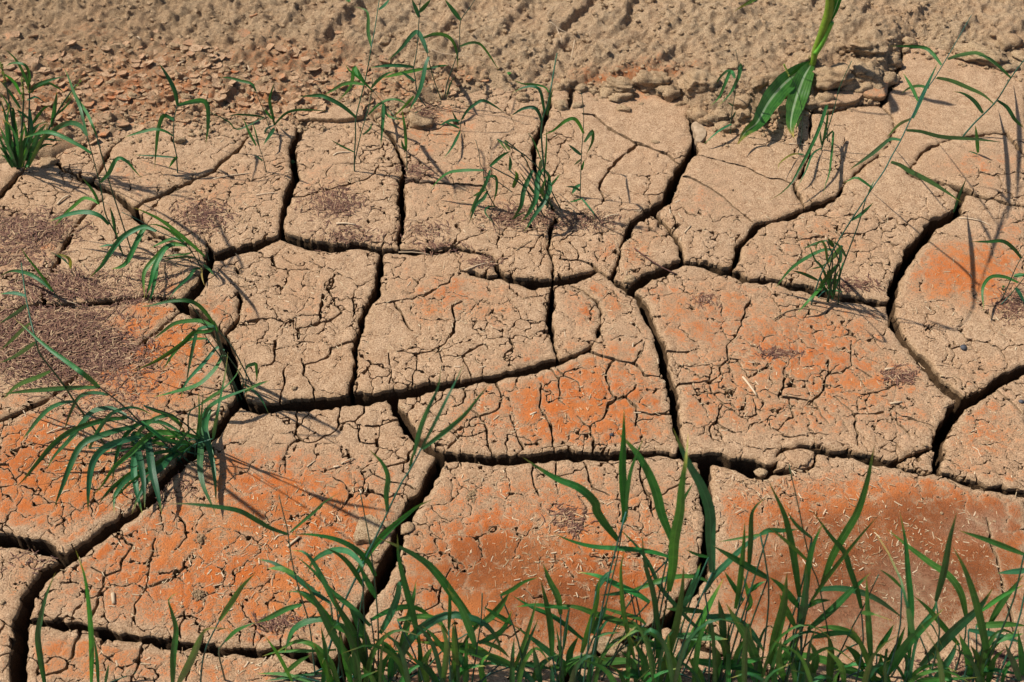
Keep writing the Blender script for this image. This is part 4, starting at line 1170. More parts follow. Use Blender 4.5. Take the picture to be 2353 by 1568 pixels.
# ------------------------------------------------------------------ curled flakes between flat and soil, upper left
def flakes():
    x = GX[::2, ::2].ravel(); y = GY[::2, ::2].ravel()
    px, py = topix(x, y)
    d = y - edge_y(x)
    m = (px > -60) & (px < 1150) & (d > -0.02) & (d < 0.40)
    out = []
    rs = np.random.default_rng(77)
    # seeds by a loose grid, each flake an uneven polygon
    xs0, xs1, ys0, ys1 = -1.3, 0.1, 1.68, 2.30
    cell = 0.0165
    for j in range(int((ys1 - ys0) / cell)):
        for i in range(int((xs1 - xs0) / cell)):
            cx = xs0 + (i + rs.uniform(0.1, .9)) * cell; cy = ys0 + (j + rs.uniform(0.1, .9)) * cell
            qx, qy = topix(cx, cy)
            d = cy - float(edge_y(cx))
            if not (-60 < qx < 1150) or d < -0.012: continue
            dens = math.exp(-(((qx - 330) / 420) ** 2 + ((qy - 215) / 85) ** 2)) + 0.5 * math.exp(-(((qx - 800) / 250) ** 2 + ((qy - 215) / 45) ** 2)) + 0.8 * math.exp(-(((qx - 330) / 380) ** 2 + ((qy - 290) / 40) ** 2))
            if rs.random() > 1.25 * dens: continue
            r = cell * (0.22 + 0.75 * rs.random() ** 2.2)
            out.append((cx, cy, r, rs.integers(1 << 30), qx, qy))
    out.sort(key=lambda q: -q[2] / (2.4 - (q[1] - 1.6)))
    parts_v, parts_t, parts_a, off = [], [], [], 0
    for n_, (cx, cy, r, seed, qx, qy) in enumerate(out):
        q = np.random.default_rng(seed)
        k = q.integers(5, 9)
        ang = np.sort((np.arange(k) + q.uniform(-.3, .3, k)) / k * 2 * math.pi)
        rad = r * q.uniform(0.75, 1.15, k)
        P = np.stack([rad * np.cos(ang) * 1.1, rad * np.sin(ang)], 1)
        P = np.concatenate([np.stack([P, 0.5 * (P + np.roll(P, -1, 0)) * q.uniform(.94, 1.04, (k, 1))], 1).reshape(-1, 2)])
        k = len(P)
        th = q.uniform(0.002, 0.006)
        curl = q.uniform(0.0, 0.30) / r
        tx, ty = q.normal(0, 0.17), q.normal(0, 0.17)
        def zz(p): return curl * (p[:, 0] ** 2 + p[:, 1] ** 2) * 0.5 + tx * p[:, 0] + ty * p[:, 1]
        inner = P * 0.55
        V = np.concatenate([np.column_stack([P, zz(P)]), np.column_stack([inner, zz(inner)]), [[0, 0, 0]], np.column_stack([P * 0.93, zz(P) - th])])
        a = np.arange(k); b = (a + 1) % k
        T = np.concatenate([np.stack([a, b, k + b], 1), np.stack([a, k + b, k + a], 1), np.stack([k + a, k + b, np.full(k, 2 * k)], 1),
                            np.stack([2 * k + 1 + a, b, a], 1), np.stack([2 * k + 1 + a, 2 * k + 1 + b, b], 1)])
        z = surf_z(cx, cy) + th * q.uniform(-.1, .6)
        stv = 0.15 + 0.5 * q.random() ** 2
        A = np.concatenate([np.zeros(2 * k + 1), np.ones(k)])
        if n_ < 300:
            fast_obj('mud_flake', V, T, M_MUD, soil, {'raw': 0.4 * A, 'stain': np.full(len(V), stv * 0.7)}, False, (cx, cy, z))
        else:
            parts_v.append(V + np.array([cx, cy, z])); parts_t.append(T + off); parts_a.append((0.4 * A, np.full(len(V), stv * 0.7))); off += len(V)
    if parts_v:
        o = fast_obj('mud_flakes', np.concatenate(parts_v), np.concatenate(parts_t), M_MUD, soil, {'raw': np.concatenate([a[0] for a in parts_a]), 'stain': np.concatenate([a[1] for a in parts_a])}, False)
        o['kind'] = 'stuff'
    print('flakes', len(out))
flakes()

# ------------------------------------------------------------------ loose crumbs of soil
def crumbs():
    rs = np.random.default_rng(99)
    v0, t0 = ICO[1]
    Vs, Ts, off = [], [], 0
    def add(x, y, r):
        nonlocal off
        v = v0 * (1 + rs.uniform(-.3, .3, (len(v0), 1))) * np.array([r, r * rs.uniform(.7, 1.1), r * rs.uniform(.55, .9)])
        Vs.append(v + np.array([x, y, surf_z(x, y) + r * 0.25])); Ts.append(t0 + off); off += len(v0)
    for _ in range(9000):
        px, py = rs.uniform(-40, 2393), rs.uniform(-10, 330)
        x, y = gnd(px, py)[:2]
        d = y - float(edge_y(x))
        if d < -0.05: continue
        if rs.random() > (0.45 + 0.9 * math.exp(-((d - 0.03) / 0.06) ** 2)): continue
        add(x, y, 0.0014 + 0.006 * rs.random() ** 3.2)
    for _ in range(500):
        px, py = rs.uniform(-40, 2393), rs.uniform(250, 1560)
        x, y = gnd(px, py)[:2]
        if y > 1.95 or float(sample(FALL, x, y)) < 0.001: continue
        add(x, y, 0.0010 + 0.0030 * rs.random() ** 4)
    o = fast_obj('soil_crumbs', np.concatenate(Vs), np.concatenate(Ts), M_CLOD, None, {'raw': np.full(off, .1)}, False)
    tag(o, 'small crumbs of dry soil strewn along the ridge and over the plates', 'soil crumbs', None, 'stuff')
crumbs()
# ------------------------------------------------------------------ straw and needle litter
def stick_geo(x, y, z, ln, wd, yaw, pitch, bend, nseg=2):
    """a flattened little stick, open box section, lying along its yaw"""
    t = np.linspace(-.5, .5, nseg + 1)
    cx = t * ln; cy = bend * ln * (t * t - 0.1); cz = np.abs(t) * 0 + t * ln * math.sin(pitch)
    pr = np.array([(0, wd / 2, 0), (0, 0, wd * 0.38), (0, -wd / 2, 0)])
    P = (np.stack([cx, cy, cz], 1)[:, None, :] + pr[None]).reshape(-1, 3)
    c, s = math.cos(yaw), math.sin(yaw)
    Q = np.stack([P[:, 0] * c - P[:, 1] * s + x, P[:, 0] * s + P[:, 1] * c + y, P[:, 2] + z], 1)
    T = []
    for i in range(nseg):
        a = 3 * i
        for j in (0, 1):
            T += [(a + j, a + 3 + j, a + 4 + j), (a + j, a + 4 + j, a + 1 + j)]
    return Q, T

def litter(name, mat, spots, label, cat):
    Vs, Ts, Rn, off = [], [], [], 0
    for (x, y, z, ln, wd, yaw, pitch, bend, r) in spots:
        v, t = stick_geo(x, y, z, ln, wd, yaw, pitch, bend)
        Vs.append(v); Ts.append(np.array(t) + off); Rn.append(np.full(len(v), r)); off += len(v)
    o = fast_obj(name, np.concatenate(Vs), np.concatenate(Ts), mat, None, {'rnd': np.concatenate(Rn)}, True)
    tag(o, label, cat, None, 'stuff')
    print(name, len(spots))

rs = np.random.default_rng(2024)
# brown needle drifts: photo x, y, radius x, radius y, how many, pile height
DRIFTS = [(110, 790, 200, 95, 5200, .010), (60, 760, 130, 50, 1200, .012), (250, 830, 110, 60, 1100, .005), (60, 525, 130, 42, 1300, .005), (140, 660, 110, 38, 1300, .006), (40, 590, 90, 40, 500, .003),
          (300, 690, 90, 18, 350, .003), (470, 495, 60, 36, 420, .003), (330, 640, 100, 40, 160, .001), (770, 470, 70, 36, 420, .003), (800, 545, 90, 25, 200, .002), (950, 395, 40, 22, 160, .002),
          (1190, 500, 90, 30, 420, .003), (1330, 510, 100, 22, 260, .002), (1010, 570, 60, 14, 160, .002), (1110, 605, 40, 14, 110, .002), (1970, 650, 60, 16, 170, .003), (2330, 700, 45, 40, 300, .003),
          (2070, 860, 50, 24, 170, .002), (1790, 810, 60, 12, 150, .002), (330, 1020, 80, 40, 300, .002), (370, 1110, 90, 40, 300, .002), (250, 930, 130, 50, 300, .001), (2330, 1530, 120, 40, 420, .003), (2180, 1540, 100, 30, 220, .003),
          (1300, 1190, 45, 30, 90, .002), (1320, 1215, 18, 16, 60, .002), (1620, 690, 30, 16, 60, .002), (640, 1430, 60, 16, 140, .002), (980, 530, 70, 20, 90, .001), (100, 1290, 90, 30, 60, .001), (1700, 1540, 150, 30, 160, .002), (980, 265, 30, 26, 160, .012)]
spots = []
for (a, b, rx, ry, n, ph) in DRIFTS:
    for _ in range(int(n)):
        u, v = rs.normal(0, .48, 2)
        px, py = a + u * rx, b + v * ry
        x, y = gnd(px, py)[:2]
        f = float(sample(FBIG, x, y))
        if f < -0.002: continue
        if f < 0.0 and rs.random() < .6: continue
        k = math.exp(-(u * u + v * v) * 1.2)
        z = float(z_base(np.array([x]), np.array([y]))[0]) + 0.0012 + ph * k * rs.random()
        if y > 1.85: z = max(z, surf_z(x, y) + 0.001)
        flow = 0.5 * float(vnoise(np.array([x]), np.array([y]), 0.05, 601)[0]) * math.pi
        spots.append((x, y, z, rs.uniform(.006, .016), rs.uniform(.0009, .0018), flow + rs.normal(0, .8), rs.normal(0, .12), rs.uniform(-.5, .5), rs.random() ** 1.3))
litter('needle_litter', M_NEEDLE, spots, 'drifts of fine brown needles and chaff, thickest on the plate at left', 'litter')

# straw chips over the plates: the 300 that show largest are pieces of their own, the rest one scatter
STRAWZ = [(650, 1200, 260, 130, 520), (450, 1330, 250, 110, 330), (150, 1030, 200, 120, 330), (300, 1100, 150, 80, 160), (1250, 1270, 260, 120, 420), (1500, 1250, 140, 120, 180), (1200, 1120, 200, 50, 120), (1350, 930, 220, 110, 190),
          (1100, 960, 160, 60, 110), (1700, 850, 260, 150, 300), (1900, 900, 260, 130, 300), (2200, 700, 160, 140, 200), (2250, 1000, 120, 90, 120), (2000, 1230, 380, 150, 560), (2200, 1330, 260, 150, 260), (700, 700, 180, 120, 170),
          (1040, 700, 170, 90, 190), (950, 800, 260, 60, 110), (1400, 720, 90, 90, 110), (1450, 570, 80, 60, 120), (1620, 480, 160, 80, 130), (1100, 480, 160, 90, 150), (800, 430, 120, 90, 140), (550, 480, 120, 90, 170), (350, 420, 150, 60, 110),
          (1900, 540, 160, 80, 170), (2100, 420, 200, 90, 90), (1400, 300, 220, 90, 90), (2200, 240, 200, 80, 60), (240, 620, 160, 70, 220), (500, 1520, 300, 40, 150), (380, 800, 130, 80, 200), (100, 1320, 100, 60, 80), (1750, 1130, 140, 60, 130), (500, 300, 420, 70, 260), (1000, 130, 600, 90, 130), (560, 650, 70, 80, 60)]
chips = []
for (a, b, rx, ry, n) in STRAWZ:
    for _ in range(int(n * 0.95)):
        px, py = a + rs.normal(0, .5) * rx, b + rs.normal(0, .5) * ry
        x, y = gnd(px, py)[:2]
        if px < -60 or px > 2410 or py > 1640 or y > 2.34: continue
        if float(sample(FBIG, x, y)) < 0.001 and y < 1.9: continue
        z = surf_z(x, y) + 0.0009
        big = rs.random() ** 3
        chips.append((x, y, z, .0022 + .009 * big + .0035 * rs.random(), .0006 + .0011 * rs.random() ** 2, rs.uniform(0, math.pi), rs.normal(0, .06), rs.uniform(-.25, .25), rs.random()))
chips.sort(key=lambda q: -q[3] * q[4] / math.hypot(q[1], CAM_H) ** 2)
litter('straw_litter', M_STRAW, chips[260:], 'short pale straw chips scattered thinly over the whole mud flat', 'litter')
STRAW_R = [litter_material('straw_chip_%d' % k, [(0.28 + .085 * k, 0.185 + .072 * k, 0.10 + .055 * k)] * 2) for k in range(4)]
for k, (x, y, z, ln, wd, yaw, pitch, bend, r) in enumerate(chips[:260]):
    v, t = stick_geo(0, 0, 0, ln, wd * 1.15, yaw, pitch, bend)
    o = fast_obj('straw_chip', v, np.array(t), STRAW_R[int(r * 3.99)], None, {'rnd': np.full(len(v), r)}, True, (x, y, z))
    qx, qy = topix(x, y)
    where = 'on the loose soil behind the plates' if y > float(edge_y(x)) else ('on the lower left orange plates' if qx < 900 and qy > 950 else 'on the lower centre plate behind the front grass' if qx < 1630 and qy > 1055 else
            'on the dark orange plate at lower right' if qy > 1085 else 'on the orange plates right of centre' if qx > 1480 and qy > 640 else 'on the orange wedge plate at centre' if qy > 880 else 'on the two tan plates left of centre' if qy > 590 and qx > 480 else
            'on the plates at the left edge' if qx < 480 else 'on the back plates left of the middle crack' if qx < 1260 else 'on the back plates right of the middle crack')
    tag(o, 'pale flat straw chip lying loose ' + where, 'straw chip', 'larger straw chips ' + where)

# single sticks, straws and twigs (traced): tile, points, width, material, name, label
def tube(pts, rad, sides=6, flatz=1.0):
    P = np.asarray(pts, float); n = len(P)
    rad = np.broadcast_to(np.asarray(rad, float), (n,))
    tan = np.gradient(P, axis=0); tan /= np.linalg.norm(tan, axis=1)[:, None] + 1e-12
    ref = np.array([0.1, 0.2, 1.0]) if abs(tan[0, 2]) < .9 else np.array([1.0, 0.1, 0])
    V = []
    for i in range(n):
        a = np.cross(tan[i], ref); a /= np.linalg.norm(a) + 1e-12
        b = np.cross(a, tan[i])
        th = np.linspace(0, 2 * math.pi, sides, endpoint=False)
        V.append(P[i] + rad[i] * (np.cos(th)[:, None] * a + flatz * np.sin(th)[:, None] * b))
    V = np.concatenate(V)
    T = []
    a = np.arange(sides); b = (a + 1) % sides
    for i in range(n - 1):
        p0, p1 = i * sides, (i + 1) * sides
        T.append(np.stack([p0 + a, p0 + b, p1 + b], 1)); T.append(np.stack([p0 + a, p1 + b, p1 + a], 1))
    k = len(V)
    V = np.concatenate([V, [P[0]], [P[-1]]])
    T.append(np.stack([np.full(sides, k), b, a], 1)); T.append(np.stack([np.full(sides, k + 1), (n - 1) * sides + a, (n - 1) * sides + b], 1))
    return V, np.concatenate(T)

def smooth_line(pts, n):
    P = np.asarray(pts, float)
    if len(P) == 2:
        t = np.linspace(0, 1, n)[:, None]
        return P[0] * (1 - t) + P[1] * t
    d = np.r_[0, np.cumsum(np.linalg.norm(np.diff(P, axis=0), axis=1))]
    u = np.linspace(0, d[-1], n)
    Q = np.concatenate([[2 * P[0] - P[1]], P, [2 * P[-1] - P[-2]]])
    out = []
    for s in u:
        i = min(max(np.searchsorted(d, s, 'right') - 1, 0), len(P) - 2)
        t = (s - d[i]) / (d[i + 1] - d[i] + 1e-12)
        p0, p1, p2, p3 = Q[i], Q[i + 1], Q[i + 2], Q[i + 3]
        out.append(0.5 * (2 * p1 + (p2 - p0) * t + (2 * p0 - 5 * p1 + 4 * p2 - p3) * t * t + (3 * p1 - p0 - 3 * p2 + p3) * t ** 3))
    return np.array(out)

STK = STRAW_R[3]
STICKS = [
 ('straw_stick', 'c2', [(2120, 335), (2180, 420), (2245, 510)], 26, STK, 'thick pale straw stick on the large plate right of centre'),
 ('twig', 'b2', [(1120, 730), (1230, 820), (1350, 900), (1515, 970)], 18, M_TWIG, 'dark reddish twig lying across the crack junction at centre'),
 ('straw_stick', 'b1', [(740, 505), (830, 510), (920, 518)], 18, STK, 'pale stick on the middle plate, near its front crack'),
 ('straw_stick', 'a1', [(1625, 1230), (1710, 1240), (1800, 1240)], 12, STRAW_R[1], 'grey stick on the back plate below the root clod'),
 ('straw_stick', 'c2', [(165, 692), (225, 666)], 20, STK, 'short white stub of straw on the orange plate at centre'),
 ('straw_stick', 'd0', [(598, 440), (602, 495)], 22, STRAW_R[2], 'upright tan stub of straw on the lower left orange plate'),
 ('twig', 'b3', [(50, 1365), (160, 1300), (300, 1265), (420, 1270), (530, 1310)], 12, STRAW_R[0], 'curved dry stalk on the large right plate, in front of the grass clump'),
 ('twig', 'b2', [(35, 748), (110, 690), (185, 655)], 12, STRAW_R[0], 'short brown twig left of the middle vertical crack'),
 ('dry_leaf_straw', 'b0', [(520, 305), (580, 250), (635, 215)], 24, STRAW_R[2], 'folded pale straw leaf on the left back plate'),
 ('straw_stick', 'b3', [(1750, 450), (1850, 465), (1950, 490), (2030, 530)], 14, STK, 'curved pale straw at the head of the wide right crack'),
 ('straw_stick', 'a2', [(270, 320), (390, 355), (505, 408)], 8, STK, 'yellow straw lying on the tyre-marked soil, longest of the crossed straws'),
 ('straw_stick', 'a2', [(405, 365), (440, 440), (458, 488)], 7, STK, 'yellow straw crossing the longest one on the tyre-marked soil'),
 ('straw_stick', 'a2', [(572, 462), (555, 540), (535, 620)], 7, STK, 'thin straw right of the crossed straws on the soil'),
 ('straw_stick', 'a2', [(388, 128), (350, 180), (318, 235)], 7, STRAW_R[2], 'thin straw above the crossed straws on the soil'),
 ('straw_stick', 'a2', [(275, 425), (330, 490)], 7, STK, 'short straw left of the crossed straws on the soil'),
 ('straw_stick', 'a1', [(1500, 550), (1700, 565), (1980, 582)], 7, STK, 'long thin straw behind the tall grass stems'),
 ('straw_stick', 'a1', [(2090, 255), (2215, 282)], 6, STK, 'thin straw on the soil right of the tall grass stems'),
 ('twig', 'a1', [(2080, 595), (2200, 500), (2340, 385)], 7, STRAW_R[0], 'brown straw slanting over the soil right of the tall stems'),
 ('twig', 'a1', [(1880, 370), (2000, 330), (2120, 300)], 9, STRAW_R[0], 'dark dry stalk on the soil beside the third tall stem'),
 ('straw_stick', 'a1', [(710, 1440), (760, 1415), (865, 1405)], 16, STK, 'white papery straw on the plate right of the left vertical crack'),
 ('straw_stick', 'b0', [(1960, 85), (2120, 60), (2310, 35)], 14, STRAW_R[2], 'long pale straw on the plate left of the left vertical crack'),
 ('straw_stick', 'b1', [(0, 240), (100, 228), (200, 218)], 10, STK, 'white straw pointing at the left vertical crack'),
 ('straw_stick', 'b1', [(1910, 925), (2050, 885), (2190, 845)], 10, STK, 'pale straw on the wedge of mud above the middle crack'),
 ('straw_stick', 'b1', [(1310, 755), (1450, 765), (1600, 780)], 10, STRAW_R[2], 'straw bridging the crack below the middle back plate'),
 ('twig', 'b2', [(480, 350), (540, 365), (580, 415)], 14, STRAW_R[1], 'bent grey stick in front of the centre grass clump'),
 ('twig', 'b2', [(290, 400), (420, 405)], 14, STRAW_R[1], 'straight grey stick across the middle vertical crack'),
 ('straw_stick', 'b2', [(835, 462), (900, 440), (985, 425)], 16, STRAW_R[2], 'flat pale straw left of the diagonal crack'),
 ('straw_stick', 'b2', [(1580, 595), (1640, 525)], 16, STRAW_R[2], 'short thick straw right of the curved side crack'),
 ('straw_stick', 'c0', [(780, 218), (850, 220), (910, 215)], 20, STRAW_R[2], 'tan straw half buried at the edge of the needle drift'),
 ('straw_stick', 'c0', [(45, 145), (90, 105), (170, 90)], 26, STRAW_R[2], 'curved tan husk in the needle drift at the left edge'),
 ('straw_stick', 'c0', [(480, 30), (550, 90)], 24, STRAW_R[2], 'pale husk on the needle drift'),
 ('twig', 'b0', [(100, 600), (280, 565), (480, 535)], 10, STRAW_R[1], 'long thin stalk along the needle drift by the back left crack'),
 ('twig', 'b0', [(640, 590), (750, 520), (850, 460)], 10, STRAW_R[0], 'thin brown stalk bridging the left narrow crack'),
 ('straw_stick', 'b0', [(430, 1140), (560, 1190), (740, 1250)], 7, STK, 'thin pale straw crossing the front of the left middle plate'),
 ('straw_stick', 'c0', [(440, 870), (560, 830), (700, 800)], 16, STRAW_R[2], 'broad tan straw behind the big drooping grass clump'),
 ('straw_stick', 'c0', [(1900, 740), (1950, 690), (1990, 655)], 26, STRAW_R[2], 'split pale straw at the lip of the crack by the big clump'),
 ('straw_stick', 'c1', [(715, 1172), (770, 1165)], 22, STK, 'white straw stub on the lower orange plate'),
 ('straw_stick', 'c1', [(785, 1145), (850, 1115), (905, 1090)], 16, STRAW_R[2], 'pale straw beside the white stub on the lower orange plate'),
 ('straw_stick', 'c1', [(470, 1170), (550, 1110)], 14, STRAW_R[2], 'pale straw left of the white stub on the lower orange plate'),
 ('straw_stick', 'd1', [(165, 190), (230, 140)], 16, STRAW_R[2], 'straw on the lower orange plate behind the front grass'),
 ('straw_stick', 'a0', [(1250, 345), (1300, 392)], 16, STK, 'white straw chip standing out in the flaky soil'),
 ('straw_stick', 'a0', [(1630, 650), (1715, 600)], 22, STRAW_R[2], 'curled pale husk in the flaky soil'),
 ('straw_stick', 'a0', [(2280, 635), (2310, 690)], 18, STRAW_R[2], 'pale stub at the right end of the flaky soil'),
 ('straw_stick', 'a0', [(1670, 8), (1800, 10), (1910, 2)], 8, STRAW_R[2], 'thin straw at the top edge of the picture'),
 ('straw_stick', 'a3', [(190, 1325), (270, 1330), (345, 1335)], 10, STK, 'white straw under the maize leaf tips'),
 ('straw_stick', 'c3', [(615, 145), (660, 140)], 16, STRAW_R[2], 'flat straw stub on the large right plate'),
 ('straw_stick', 'c3', [(640, 328), (705, 318)], 14, STRAW_R[2], 'curled straw in the middle of the large right plate'),
]
for i, (nm, code, pts, w, mat, label) in enumerate(STICKS):
    W = [gnd(*reg(code, *p)) for p in pts]
    px, py = reg(code, *pts[0])
    r = 0.5 * w * regscale(code) * mpp(px, py)
    L = smooth_line(W, 8 if len(W) > 2 else 4)
    z = np.array([surf_z(q[0], q[1]) for q in L])
    z = np.maximum(z, np.linspace(z[0], z[-1], len(z)))
    L[:, 2] = z + r * 0.7 + 0.002 * (np.sin(np.linspace(0, math.pi, len(L))) if len(W) > 2 else 0)
    c = L.mean(0); c[2] = L[:, 2].min() - r
    V, T = tube(L - c, r * np.linspace(1, 0.8, len(L)), 6, 0.6)
    o = fast_obj(nm, V, T, mat, None, {'rnd': np.full(len(V), .5)}, True, c)
    tag(o, label, {'twig': 'twig', 'straw_stick': 'straw', 'dry_leaf_straw': 'straw'}[nm], 'single straws and twigs')
